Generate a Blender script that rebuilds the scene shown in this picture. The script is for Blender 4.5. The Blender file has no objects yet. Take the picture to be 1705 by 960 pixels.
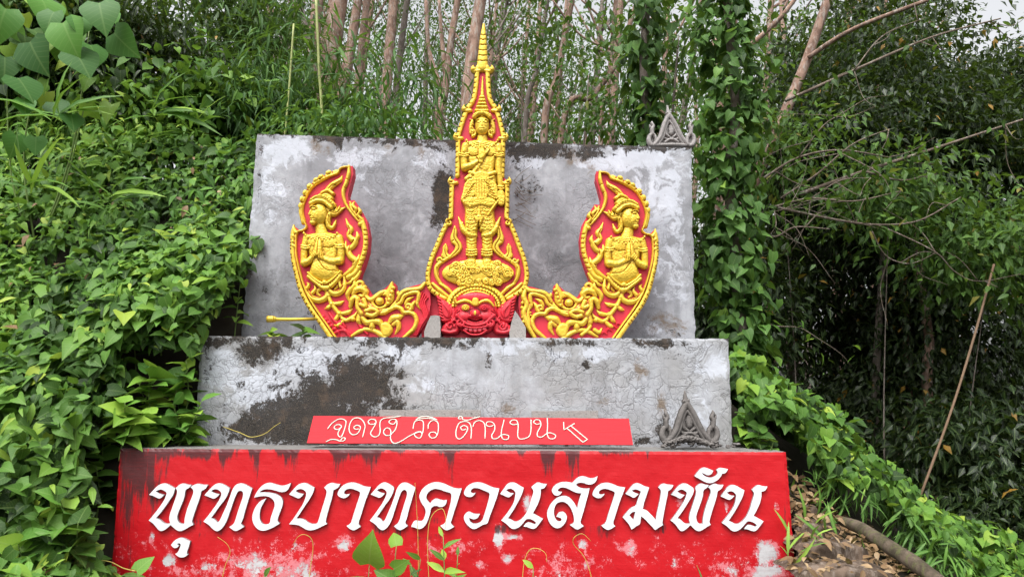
import bpy, math, random
import numpy as np
from mathutils import Matrix, Vector
from mathutils.geometry import tessellate_polygon
random.seed(7); RNG = np.random.default_rng(11)
SC = bpy.context.scene; COL = SC.collection
R = math.radians

# ------------------------------------------------------------------ camera, sky, sun, exposure
EYE = 1.6
PITCH = R(8.4); ROLL = 0.0055; FPX = 26/36*1705
cd = bpy.data.cameras.new('camera'); cam = bpy.data.objects.new('camera', cd); COL.objects.link(cam)
cd.lens = 26; cd.sensor_width = 36; cd.clip_start = .05; cd.clip_end = 2000
CAMM = Matrix.Translation((0, 0, EYE)) @ Matrix.Rotation(math.pi/2 + PITCH, 4, 'X') @ Matrix.Rotation(ROLL, 4, 'Z')
cam.matrix_world = CAMM; SC.camera = cam
w = bpy.data.worlds.new('World'); SC.world = w; w.use_nodes = True
nt = w.node_tree; nt.nodes.clear()
SUN_EL, SUN_AZ = R(62), R(205)          # azimuth measured from +Y, clockwise: behind the camera, a little left
sky = nt.nodes.new('ShaderNodeTexSky'); sky.sky_type = 'NISHITA'; sky.sun_disc = False
sky.sun_elevation = SUN_EL; sky.sun_rotation = SUN_AZ; sky.air_density = 1.0; sky.dust_density = 7; sky.ozone_density = 1
hs = nt.nodes.new('ShaderNodeHueSaturation'); hs.inputs['Saturation'].default_value = .12; hs.inputs['Value'].default_value = 1.0
bg = nt.nodes.new('ShaderNodeBackground'); bg.inputs['Strength'].default_value = .15
out = nt.nodes.new('ShaderNodeOutputWorld')
nt.links.new(sky.outputs[0], hs.inputs['Color']); nt.links.new(hs.outputs[0], bg.inputs[0]); nt.links.new(bg.outputs[0], out.inputs[0])
sl = bpy.data.lights.new('sun', 'SUN'); sl.energy = .55; sl.angle = R(40); sl.color = (1, .97, .92)
so = bpy.data.objects.new('sun', sl); COL.objects.link(so)
sd = Vector((math.sin(SUN_AZ)*math.cos(SUN_EL), math.cos(SUN_AZ)*math.cos(SUN_EL), math.sin(SUN_EL)))
so.rotation_euler = sd.to_track_quat('Z', 'Y').to_euler()
SC.view_settings.view_transform = 'Standard'; SC.view_settings.look = 'None'
SC.view_settings.exposure = 1.15; SC.view_settings.gamma = 1
SC.cycles.max_bounces = 6; SC.cycles.transparent_max_bounces = 8

# ------------------------------------------------------------------ helpers
R3 = np.array(CAMM.to_3x3())
def P(px, py, Y):
    """world point seen at photograph pixel (px,py) on the plane y=Y; accepts arrays"""
    px = np.asarray(px, float); py = np.asarray(py, float)
    d = np.stack([(px-852.5)/FPX, -(py-480)/FPX, -np.ones_like(px)], -1) @ R3.T
    t = Y/d[..., 1]
    p = d*t[..., None]; p[..., 2] += EYE
    return p
def vhash(i, j, s):
    n = (i*374761393 + j*668265263 + s*1442695041) & 0x7fffffff
    n = ((n ^ (n >> 13))*1274126177) & 0x7fffffff
    return ((n ^ (n >> 16)) & 0xffff)/65535.
def vnoise(x, y, s=0):
    x = np.asarray(x, float); y = np.asarray(y, float)
    i = np.floor(x).astype(np.int64); j = np.floor(y).astype(np.int64); u = x-i; v = y-j
    u = u*u*(3-2*u); v = v*v*(3-2*v)
    return (vhash(i, j, s)*(1-u)+vhash(i+1, j, s)*u)*(1-v) + (vhash(i, j+1, s)*(1-u)+vhash(i+1, j+1, s)*u)*v
def fbm(x, y, o=4, s=0):
    a = .5; r = 0; n = 0
    for k in range(o):
        r = r + a*vnoise(np.asarray(x)*2**k, np.asarray(y)*2**k, s+k*17); n += a; a *= .5
    return r/n
def sstep(a, b, x):
    t = np.clip((np.asarray(x, float)-a)/(b-a), 0, 1); return t*t*(3-2*t)

def link(o, parent=None, label=None, cat=None, group=None, kind=None):
    COL.objects.link(o)
    if parent is not None: o.parent = parent
    if label: o['label'] = label
    if cat: o['category'] = cat
    if group: o['group'] = group
    if kind: o['kind'] = kind
    return o
def empty(name, loc, label, cat, group=None):
    o = bpy.data.objects.new(name, None); o.location = tuple(float(v) for v in loc); o.empty_display_size = .1
    link(o, None, label, cat, group); ORG[o.name] = np.array(o.location); return o
ORG = {}
def mesh_np(name, V, F, mats, parent=None, attrs=None, uv=None, smooth=True, fmat=None, **kw):
    """V (n,3) world coordinates; F (m,k) int array, or list of such arrays"""
    V = np.asarray(V, float)
    if parent is not None and parent.name in ORG: V = V-ORG[parent.name]
    Fs = F if isinstance(F, list) else [F]
    Fs = [np.asarray(f, np.int64) for f in Fs if len(f)]
    me = bpy.data.meshes.new(name)
    me.vertices.add(len(V)); me.vertices.foreach_set('co', V.astype(np.float32).ravel())
    lv = np.concatenate([f.ravel() for f in Fs]); tot = np.concatenate([np.full(len(f), f.shape[1]) for f in Fs])
    me.loops.add(len(lv)); me.loops.foreach_set('vertex_index', lv.astype(np.int32))
    me.polygons.add(len(tot)); st = np.concatenate([[0], np.cumsum(tot)[:-1]])
    me.polygons.foreach_set('loop_start', st.astype(np.int32))
    if isinstance(smooth, bool): me.polygons.foreach_set('use_smooth', np.full(len(tot), smooth))
    if fmat is not None: me.polygons.foreach_set('material_index', np.asarray(fmat, np.int32))
    if uv is not None:
        l = me.uv_layers.new(name='UVMap'); l.data.foreach_set('uv', np.asarray(uv)[lv].astype(np.float32).ravel())
    me.update(calc_edges=True); me.validate()
    for k, a in (attrs or {}).items():
        at = me.attributes.new(k, 'FLOAT', 'POINT'); at.data.foreach_set('value', np.asarray(a, np.float32).ravel())
    for m in (mats if isinstance(mats, (list, tuple)) else [mats]): me.materials.append(m)
    o = link(bpy.data.objects.new(name, me), parent, **kw)
    if parent is not None and parent.name in ORG: ORG[o.name] = ORG[parent.name]
    return o

# ------------------------------------------------------------------ materials
class NT:
    def __init__(s, name):
        s.m = bpy.data.materials.new(name); s.m.use_nodes = True; s.t = s.m.node_tree; s.t.nodes.clear()
        s.out = s.n('OutputMaterial'); s.tc = None
    def n(s, typ, **kw):
        x = s.t.nodes.new('ShaderNode'+typ)
        for k, v in kw.items(): setattr(x, k, v)
        return x
    def l(s, a, b): s.t.links.new(a, b)
    def setin(s, sock, v):
        if hasattr(v, 'is_output') or isinstance(v, bpy.types.NodeSocket): s.l(v, sock)
        else: sock.default_value = v
    def attr(s, name): return s.n('Attribute', attribute_name=name).outputs['Fac']
    def obj(s):
        if s.tc is None: s.tc = s.n('TexCoord')
        return s.tc.outputs['Object']
    def math(s, op, a, b=0., c=None, clamp=False):
        x = s.n('Math', operation=op, use_clamp=clamp); s.setin(x.inputs[0], a); s.setin(x.inputs[1], b)
        if c is not None: s.setin(x.inputs[2], c)
        return x.outputs[0]
    def noise(s, scale, detail=4, rough=.55, vec=None, dist=0., out=0):
        x = s.n('TexNoise'); x.inputs['Scale'].default_value = scale; x.inputs['Detail'].default_value = detail
        x.inputs['Roughness'].default_value = rough; x.inputs['Distortion'].default_value = dist
        s.l(vec if vec is not None else s.obj(), x.inputs['Vector']); return x.outputs[out]
    def mapping(s, scale=(1, 1, 1), vec=None):
        x = s.n('Mapping'); x.inputs['Scale'].default_value = scale; s.l(vec if vec is not None else s.obj(), x.inputs[0]); return x.outputs[0]
    def voro_edge(s, scale, vec=None, rnd=1.):
        x = s.n('TexVoronoi', feature='DISTANCE_TO_EDGE'); x.inputs['Scale'].default_value = scale; x.inputs['Randomness'].default_value = rnd
        s.l(vec if vec is not None else s.obj(), x.inputs['Vector']); return x.outputs[0]
    def ramp(s, f, stops, interp='LINEAR'):
        x = s.n('ValToRGB'); x.color_ramp.interpolation = interp; e = x.color_ramp.elements
        while len(e) < len(stops): e.new(.5)
        for k, (p, c) in enumerate(stops):
            e[k].position = p; e[k].color = (c, c, c, 1) if isinstance(c, (int, float)) else (*c, 1)
        s.setin(x.inputs[0], f); return x.outputs[0]
    def mix(s, f, a, b, mode='MIX'):
        x = s.n('Mix', data_type='RGBA', blend_type=mode); s.setin(x.inputs[0], f)
        for k, v in ((6, a), (7, b)):
            s.setin(x.inputs[k], (*v, 1) if isinstance(v, tuple) and len(v) == 3 else v)
        return x.outputs[2]
    def sm(s, f, a, b):
        x = s.n('MapRange', interpolation_type='SMOOTHSTEP'); s.setin(x.inputs[0], f); x.inputs[1].default_value = a; x.inputs[2].default_value = b
        return x.outputs[0]
    def bump(s, h, strength=.3, dist=.01):
        x = s.n('Bump'); x.inputs['Strength'].default_value = strength; x.inputs['Distance'].default_value = dist; s.setin(x.inputs['Height'], h); return x.outputs[0]
    def bsdf(s, col, rough=.7, metal=0., spec=.4, normal=None):
        b = s.n('BsdfPrincipled'); s.setin(b.inputs['Base Color'], (*col, 1) if isinstance(col, tuple) else col)
        s.setin(b.inputs['Roughness'], rough); s.setin(b.inputs['Metallic'], metal); b.inputs['Specular IOR Level'].default_value = spec
        if normal is not None: s.l(normal, b.inputs['Normal'])
        return b.outputs[0]
    def done(s, shader): s.l(shader, s.out.inputs[0]); return s.m

def leaf_mat(name, stops, rough=.5, transl=.3, vein=.25, spec=.22):
    t = NT(name)
    c = t.ramp(t.attr('rnd'), stops)
    uv = t.n('UVMap').outputs[0]; sp = t.n('SeparateXYZ'); t.l(uv, sp.inputs[0])
    u = t.math('ABSOLUTE', t.math('SUBTRACT', sp.outputs[0], .5))
    mid = t.math('SUBTRACT', 1., t.sm(u, .008, .035))
    side = t.math('FRACT', t.math('ADD', t.math('MULTIPLY', sp.outputs[1], 7.), t.math('MULTIPLY', u, -5.)))
    sv = t.math('MULTIPLY', t.math('SUBTRACT', 1., t.sm(t.math('ABSOLUTE', t.math('SUBTRACT', side, .5)), .03, .12)), .5)
    v = t.math('MULTIPLY', t.math('MAXIMUM', mid, sv), vein)
    n = t.noise(30, 2)
    c = t.mix(t.math('MULTIPLY', n, .35), c, t.mix(1., c, (.55, .6, .45), 'MULTIPLY'))
    c = t.mix(v, c, (.30, .42, .14))
    b = t.bsdf(c, rough, 0, spec, t.bump(t.math('ADD', v, t.math('MULTIPLY', n, .3)), .25, .01))
    tr = t.n('BsdfTranslucent'); t.l(t.mix(.5, c, (.22, .36, .03)), tr.inputs[0])
    mx = t.n('MixShader'); mx.inputs[0].default_value = transl; t.l(b, mx.inputs[1]); t.l(tr.outputs[0], mx.inputs[2])
    return t.done(mx.outputs[0])
M = {}
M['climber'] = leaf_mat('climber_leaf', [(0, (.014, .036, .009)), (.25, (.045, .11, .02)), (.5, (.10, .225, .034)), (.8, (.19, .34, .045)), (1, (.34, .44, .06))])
M['sapling'] = leaf_mat('sapling_leaf', [(0, (.06, .16, .028)), (.5, (.13, .29, .04)), (1, (.29, .46, .06))])
M['bigleaf'] = leaf_mat('big_leaf', [(0, (.03, .10, .02)), (.6, (.07, .20, .035)), (1, (.12, .29, .04))], vein=.2)
M['vine'] = leaf_mat('vine_leaf', [(0, (.025, .06, .018)), (.4, (.065, .15, .032)), (.8, (.12, .25, .045)), (1, (.22, .36, .06))], vein=.3)
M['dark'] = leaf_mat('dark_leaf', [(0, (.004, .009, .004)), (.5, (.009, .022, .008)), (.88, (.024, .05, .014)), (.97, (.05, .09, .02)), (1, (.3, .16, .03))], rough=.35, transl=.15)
M['mid'] = leaf_mat('woodland_leaf', [(0, (.02, .05, .012)), (.5, (.045, .105, .02)), (.9, (.10, .20, .03)), (1, (.2, .17, .04))], transl=.3)
M['bamboo'] = leaf_mat('bamboo_leaf', [(0, (.02, .06, .015)), (.5, (.045, .125, .025)), (1, (.13, .25, .04))], transl=.3, vein=.1)

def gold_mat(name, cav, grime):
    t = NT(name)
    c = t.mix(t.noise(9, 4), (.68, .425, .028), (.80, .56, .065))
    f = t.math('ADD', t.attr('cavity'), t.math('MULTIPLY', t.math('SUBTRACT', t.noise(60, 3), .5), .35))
    c = t.mix(t.math('MULTIPLY', t.sm(f, .24, .60), .85), c, cav)  # recesses recoloured: red underpaint, and occlusion-like shade put into the colour
    g = t.sm(t.noise(16, 6, .7), .60, .78)
    c = t.mix(t.math('MULTIPLY', g, grime), c, (.22, .12, .03))
    return t.done(t.bsdf(c, .31, .30, .5, t.bump(t.noise(110, 6, .7), .3, .006)))
M['gold'] = gold_mat('gold_paint', (.22, .10, .008), .35)
M['gold_fig'] = gold_mat('gold_figure_paint', (.42, .22, .015), .25)
M['gold_aged'] = gold_mat('aged_gold_paint', (.36, .035, .012), .5)
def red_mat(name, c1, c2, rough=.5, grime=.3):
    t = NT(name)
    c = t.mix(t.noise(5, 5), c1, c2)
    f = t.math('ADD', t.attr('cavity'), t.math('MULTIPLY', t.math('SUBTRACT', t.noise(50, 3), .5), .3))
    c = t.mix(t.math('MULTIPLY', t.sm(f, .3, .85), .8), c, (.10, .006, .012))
    c = t.mix(t.math('MULTIPLY', t.sm(t.noise(22, 6, .75), .62, .72), grime), c, (.55, .30, .32))
    return t.done(t.bsdf(c, rough, 0, .45, t.bump(t.noise(90, 5), .2, .006)))
M['red'] = red_mat('red_relief_paint', (.50, .010, .022), (.62, .022, .04))
M['redboard'] = red_mat('red_board_paint', (.46, .010, .028), (.58, .025, .05), .55, .35)
def plain(name, c, rough=.7, nscale=20, amt=.3, metal=0, bumpd=.004):
    t = NT(name); n = t.noise(nscale, 6, .65)
    c2 = tuple(v*(1-amt) for v in c)
    return t.done(t.bsdf(t.mix(n, c, c2), rough, metal, .4, t.bump(n, .4, bumpd)))
def letter_white():
    t = NT('white_letter_face'); c = t.mix(t.noise(7, 6, .65), (.76, .77, .80), (.66, .67, .70))
    g = t.sm(t.noise(5, 7, .7, t.mapping((5, 1, .9))), .56, .76); c = t.mix(t.math('MULTIPLY', g, .35), c, (.40, .36, .34)); c = t.mix(t.math('MULTIPLY', t.sm(t.noise(60, 5, .7), .64, .72), .5), c, (.45, .30, .29))
    return t.done(t.bsdf(c, .5, 0, .35, t.bump(t.noise(40, 4), .15, .002)))
M['white'] = letter_white()
M['shaded_letter_edge'] = plain('shaded_letter_edge', (.30, .27, .28), .6, 20, .3)  # side faces of the white letters: their shade put into the colour
M['rope'] = plain('white_rope', (.80, .76, .66), .8, 200, .25, 0, .003)
M['tooth'] = plain('pink_tooth_paint', (.72, .10, .13), .4, 30, .2)
M['goldrod'] = plain('gold_rod_paint', (.72, .50, .05), .35, 30, .3, .3)
M['iron'] = plain('dark_wire', (.03, .028, .028), .6, 30, .3)
def stone_mat(name, c1, c2, scale=18):
    t = NT(name); n = t.noise(scale, 8, .7); f = t.attr('cavity')
    c = t.mix(n, c1, c2); c = t.mix(t.math('MULTIPLY', t.sm(f, .2, .8), .85), c, (.025, .022, .02))
    c = t.mix(t.math('MULTIPLY', t.sm(t.noise(34, 6, .7), .55, .7), .6), c, (.04, .038, .034))
    return t.done(t.bsdf(c, .9, 0, .25, t.bump(t.noise(70, 8, .7), .6, .012)))
M['stone'] = stone_mat('pale_cast_stone', (.36, .34, .33), (.20, .185, .18))
M['stonedark'] = stone_mat('dark_cast_stone', (.20, .185, .175), (.09, .08, .075))
M['rubble'] = stone_mat('rough_cement', (.40, .38, .36), (.22, .20, .19), 40)
def plaster_mat(name, base1, base2, dark, brown, crackscale, crack, plo=.44):
    """attributes: dark (black algae), brown (rusty wash), light (fresh lime)"""
    t = NT(name); o = t.obj()
    wv = t.n('VectorMath', operation='ADD'); t.l(o, wv.inputs[0])
    ns = t.n('TexNoise'); ns.inputs['Scale'].default_value = 3.2; ns.inputs['Detail'].default_value = 5; t.l(o, ns.inputs['Vector'])
    sc = t.n('VectorMath', operation='SCALE'); t.l(ns.outputs['Color'], sc.inputs[0]); sc.inputs['Scale'].default_value = .5; t.l(sc.outputs[0], wv.inputs[1])
    wp = wv.outputs[0]
    c = t.mix(t.sm(t.noise(2.1, 7, .62), .36, .66), base1, base2)
    c = t.mix(t.math('MULTIPLY', t.sm(t.noise(11, 8, .7), .42, .72), .45), c, tuple(v*.62 for v in base1))
    vs = t.mapping((7, 1, .6)); c = t.mix(t.math('MULTIPLY', t.sm(t.noise(1.6, 6, .6, vs), .5, .75), .35), c, tuple(v*.55 for v in base1))
    lf = t.sm(t.math('ADD', t.attr('light'), t.math('MULTIPLY', t.math('SUBTRACT', t.noise(7, 8, .68, wp), .5), 1.5)), .42, .62)
    c = t.mix(t.math('MULTIPLY', lf, .85), c, (.60, .63, .70))
    # crazed plaster: crack lines only in patches
    e = t.math('SUBTRACT', 1., t.sm(t.voro_edge(crackscale, wp), .0, .045)); e2 = t.math('SUBTRACT', 1., t.sm(t.voro_edge(crackscale*2.7, wp), .0, .06))
    pm = t.sm(t.noise(2.3, 5), plo, plo+.16)
    e = t.math('MULTIPLY', t.math('MAXIMUM', e, t.math('MULTIPLY', e2, t.math('MULTIPLY', pm, .8))), t.math('ADD', t.math('MULTIPLY', pm, .9), .06))
    c = t.mix(t.math('MULTIPLY', e, crack), c, (.13, .125, .12))
    dp = t.math('MULTIPLY', t.attr('soft_dark'), t.sm(t.noise(4.5, 8, .68, wp), .28, .62))  # broad soft patches of darker grey
    c = t.mix(t.math('MULTIPLY', dp, 1.), c, tuple(v*.33 for v in base1))
    bn = t.sm(t.math('ADD', t.attr('brown'), t.math('MULTIPLY', t.math('SUBTRACT', t.noise(9, 8, .72, wp), .5), 1.5)), .42, .75)
    c = t.mix(t.math('MULTIPLY', bn, .85), c, t.mix(t.noise(25, 5), (.22, .16, .105), (.10, .07, .045)))
    df = t.math('ADD', t.attr('dark'), t.math('ADD', t.math('MULTIPLY', t.math('SUBTRACT', t.noise(7, 12, .78, wp), .5), 2.3), t.math('MULTIPLY', t.math('SUBTRACT', t.noise(55, 4, .7), .5), .55)))
    dm = t.sm(df, .46, .62)
    dk = t.mix(t.sm(t.noise(130, 5, .75), .46, .66), (.010, .008, .006), (.085, .064, .046)); dk = t.mix(t.math('MULTIPLY', t.sm(t.noise(9, 5, .6), .5, .68), .6), dk, (.085, .055, .034)); dk = t.mix(t.sm(t.noise(75, 6, .8), .66, .70), dk, (.40, .39, .38))
    c = t.mix(t.math('MULTIPLY', dm, .95), c, dk)
    h = t.math('SUBTRACT', t.math('MULTIPLY', t.noise(26, 9, .7), .5), t.math('ADD', t.math('MULTIPLY', e, .6), t.math('MULTIPLY', dm, t.math('ADD', .25, t.math('MULTIPLY', t.noise(110, 3), .8)))))
    return t.done(t.bsdf(c, t.math('ADD', .72, t.math('MULTIPLY', dm, .2)), 0, .3, t.bump(h, .55, .012)))
M['slab'] = plaster_mat('grey_lime_plaster', (.265, .272, .292), (.415, .425, .455), 0, 0, 11, .4)
M['mid'+'plinth'] = plaster_mat('crazed_plaster', (.35, .35, .355), (.46, .475, .515), 0, 0, 7, .55, .40)
def redwall_mat():
    t = NT('flaking_red_paint'); 
    c = t.mix(t.noise(3, 6, .6), (.44, .0035, .009), (.54, .008, .014))
    vs = t.mapping((9, 1, .5)); c = t.mix(t.math('MULTIPLY', t.sm(t.noise(2.2, 6, .6, vs), .5, .8), .3), c, (.42, .008, .014))
    pk = t.sm(t.math('ADD', t.attr('light'), t.math('MULTIPLY', t.math('SUBTRACT', t.noise(10, 14, .84), .5), 2.6)), .60, .72)
    c = t.mix(t.math('MULTIPLY', pk, .75), c, (.66, .25, .28))
    fl = t.sm(t.math('ADD', t.attr('light'), t.math('MULTIPLY', t.math('SUBTRACT', t.noise(8, 14, .82), .5), 2.4)), .74, .82)
    c = t.mix(fl, c, t.mix(t.noise(45, 6, .7), (.62, .61, .62), (.36, .35, .36)))
    df = t.math('ADD', t.attr('dark'), t.math('MULTIPLY', t.math('SUBTRACT', t.noise(3, 9, .72, t.mapping((9, 1, .9))), .5), 1.9))
    c = t.mix(t.math('MULTIPLY', t.sm(df, .38, .66), .9), c, (.045, .020, .022))
    br = t.noise(9, 6, .7, t.mapping((1, 1, 14))); c = t.mix(t.math('MULTIPLY', t.sm(br, .5, .75), .3), c, (.34, .004, .008))
    h = t.math('SUBTRACT', t.math('ADD', t.math('MULTIPLY', t.noise(60, 8, .7), .35), t.math('MULTIPLY', br, .4)), t.math('MULTIPLY', fl, .8))
    return t.done(t.bsdf(c, t.math('ADD', .42, t.math('MULTIPLY', fl, .4)), 0, .4, t.bump(h, .45, .006)))
M['redwall'] = redwall_mat()
M['ledge'] = stone_mat('dirty_cement_ledge', (.24, .23, .22), (.10, .095, .09), 30)
def wood_red():
    t = NT('red_painted_plank'); g = t.noise(5, 8, .65, t.mapping((1, 6, 22)))
    c = t.mix(g, (.52, .018, .028), (.44, .011, .018)); c = t.mix(t.math('MULTIPLY', t.sm(g, .62, .72), .35), c, (.30, .02, .025))
    return t.done(t.bsdf(c, .6, 0, .2, t.bump(g, .35, .004)))
M['plank'] = wood_red()
def bark_mat(name, c1, c2, c3):
    t = NT(name); n = t.noise(7, 8, .7, t.mapping((1, 1, .6))); v = t.noise(22, 8, .75, t.mapping((1, 1, .3)))
    c = t.mix(t.sm(n, .38, .62), c1, c2); c = t.mix(t.math('MULTIPLY', t.sm(v, .50, .62), .75), c, c3)
    return t.done(t.bsdf(c, .9, 0, .2, t.bump(v, .7, .03)))
M['bark'] = bark_mat('pinkish_bark', (.36, .235, .18), (.17, .105, .08), (.42, .38, .34))
M['barkgrey'] = bark_mat('grey_bark', (.22, .18, .155), (.13, .105, .09), (.30, .27, .25))
M['twig'] = bark_mat('bare_twig', (.20, .16, .125), (.12, .09, .07), (.30, .27, .24))
M['stem'] = plain('green_stem', (.16, .24, .06), .6, 30, .3)
M['tendril'] = plain('yellow_tendril', (.52, .42, .09), .6, 30, .3)
M['culm'] = plain('bamboo_culm', (.36, .40, .14), .5, 12, .35)
M['pole'] = plain('dry_bamboo_pole', (.20, .125, .075), .8, 14, .5)
M['earth'] = plain('forest_earth', (.035, .028, .018), .95, 4, .5, 0, .03)
M['step'] = bark_mat('earth_step', (.16, .115, .085), (.07, .05, .036), (.22, .18, .15))
M['deadleaf'] = leaf_mat('dead_leaf', [(0, (.10, .055, .03)), (.6, (.22, .13, .07)), (1, (.36, .25, .15))], transl=.1, vein=.1)
M['log'] = bark_mat('mossy_log', (.13, .10, .075), (.055, .045, .03), (.10, .11, .04))

# ------------------------------------------------------------------ generic builders
def crom(pts, k=6, closed=False):
    p = np.asarray(pts, float); n = len(p)
    if n < 3 and not closed: return np.stack([p[0]+(p[-1]-p[0])*t for t in np.linspace(0, 1, k+1)])
    ext = np.vstack([p[-1:], p, p[:2]]) if closed else np.vstack([2*p[0]-p[1], p, 2*p[-1]-p[-2]])
    out = []
    for i in range(n if closed else n-1):
        a, b, c, d = ext[i:i+4]
        for t in np.arange(k)/k:
            out.append(.5*((2*b)+(c-a)*t+(2*a-5*b+4*c-d)*t*t+(3*b-a-3*c+d)*t**3))
    if not closed: out.append(p[-1])
    return np.array(out)
def tube_arrays(pts, rad, n=7, rough=0.):
    p = np.asarray(pts, float); m = len(p); rad = np.broadcast_to(np.asarray(rad, float), (m,)) if np.ndim(rad) == 0 else np.interp(np.linspace(0, 1, m), np.linspace(0, 1, len(rad)), rad)
    tg = np.gradient(p, axis=0); tg /= np.linalg.norm(tg, axis=1)[:, None]+1e-9
    up = np.array([0, 0, 1.]) if abs(tg[:, 2]).mean() < .8 else np.array([0, 1., 0])
    s = np.cross(tg, up); s /= np.linalg.norm(s, axis=1)[:, None]+1e-9; b = np.cross(tg, s)
    a = np.linspace(0, 2*np.pi, n, endpoint=False)
    rr = rad[:, None]*(1+rough*(RNG.random((m, n))-.5))
    V = p[:, None]+rr[..., None]*(np.cos(a)[None, :, None]*s[:, None]+np.sin(a)[None, :, None]*b[:, None])
    i = np.arange(m-1)[:, None]*n; j = np.arange(n)[None]; j2 = (j+1) % n
    F = np.stack([i+j, i+j2, i+n+j2, i+n+j], -1).reshape(-1, 4)
    V = np.vstack([V.reshape(-1, 3), p[:1], p[-1:]]); c0 = m*n
    jj = np.arange(n); C = np.concatenate([np.stack([np.full(n, c0), (jj+1) % n, jj], 1), np.stack([np.full(n, c0+1), (m-1)*n+jj, (m-1)*n+(jj+1) % n], 1)])
    return V, F, C
def join(parts):
    V = []; Q = []; T = []; o = 0
    for v, q, t in parts: V.append(v); Q.append(q+o); T.append(t+o); o += len(v)
    return np.vstack(V), [np.vstack(Q), np.vstack(T)]
def tube(name, pts, rad, mat, parent=None, n=7, rough=0., smooth=6, **kw):
    p = crom(pts, smooth) if smooth else np.asarray(pts, float)
    v, q, t = tube_arrays(p, rad, n, rough); return mesh_np(name, v, [q, t], mat, parent, **kw)
def prism(name, loops, Yf, thick, mats, parent=None, T=None, edge=True, **kw):
    """flat cut-out: loops of photo pixels (first outer, others holes) on plane Yf, with real thickness"""
    L = [np.array([T(*q) if T else q for q in lp], float) for lp in loops]
    tris = tessellate_polygon([[Vector((x, -y, 0)) for x, y in lp] for lp in L])
    A = np.vstack(L); Vf = P(A[:, 0], A[:, 1], Yf); Vb = Vf+np.array([0, thick, 0]); n = len(A)
    tr = np.array(tris)
    a, b, c = A[tr[:, 0]], A[tr[:, 1]], A[tr[:, 2]]
    cr = (b[:, 0]-a[:, 0])*(c[:, 1]-a[:, 1])-(b[:, 1]-a[:, 1])*(c[:, 0]-a[:, 0])
    tr[cr > 0] = tr[cr > 0][:, ::-1]
    S = []; o = 0
    for k, lp in enumerate(L):
        m = len(lp); i = np.arange(m)+o; j = (np.arange(m)+1) % m+o
        ar = np.sum(lp[:, 0]*np.roll(lp[:, 1], -1)-lp[:, 1]*np.roll(lp[:, 0], -1))
        q = np.stack([i, j, j+n, i+n], 1)
        if (ar > 0) != (k > 0): q = q[:, ::-1]
        S.append(q); o += m
    S = np.vstack(S)
    fm = np.concatenate([np.zeros(2*len(tr)), np.full(len(S), 1 if isinstance(mats, list) and len(mats) > 1 else 0)])
    return mesh_np(name, np.vstack([Vf, Vb]), [np.vstack([tr, tr[:, ::-1]+n]), S], mats, parent, smooth=False, fmat=fm, attrs={'cavity': np.zeros(2*n)}, **kw)

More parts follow.
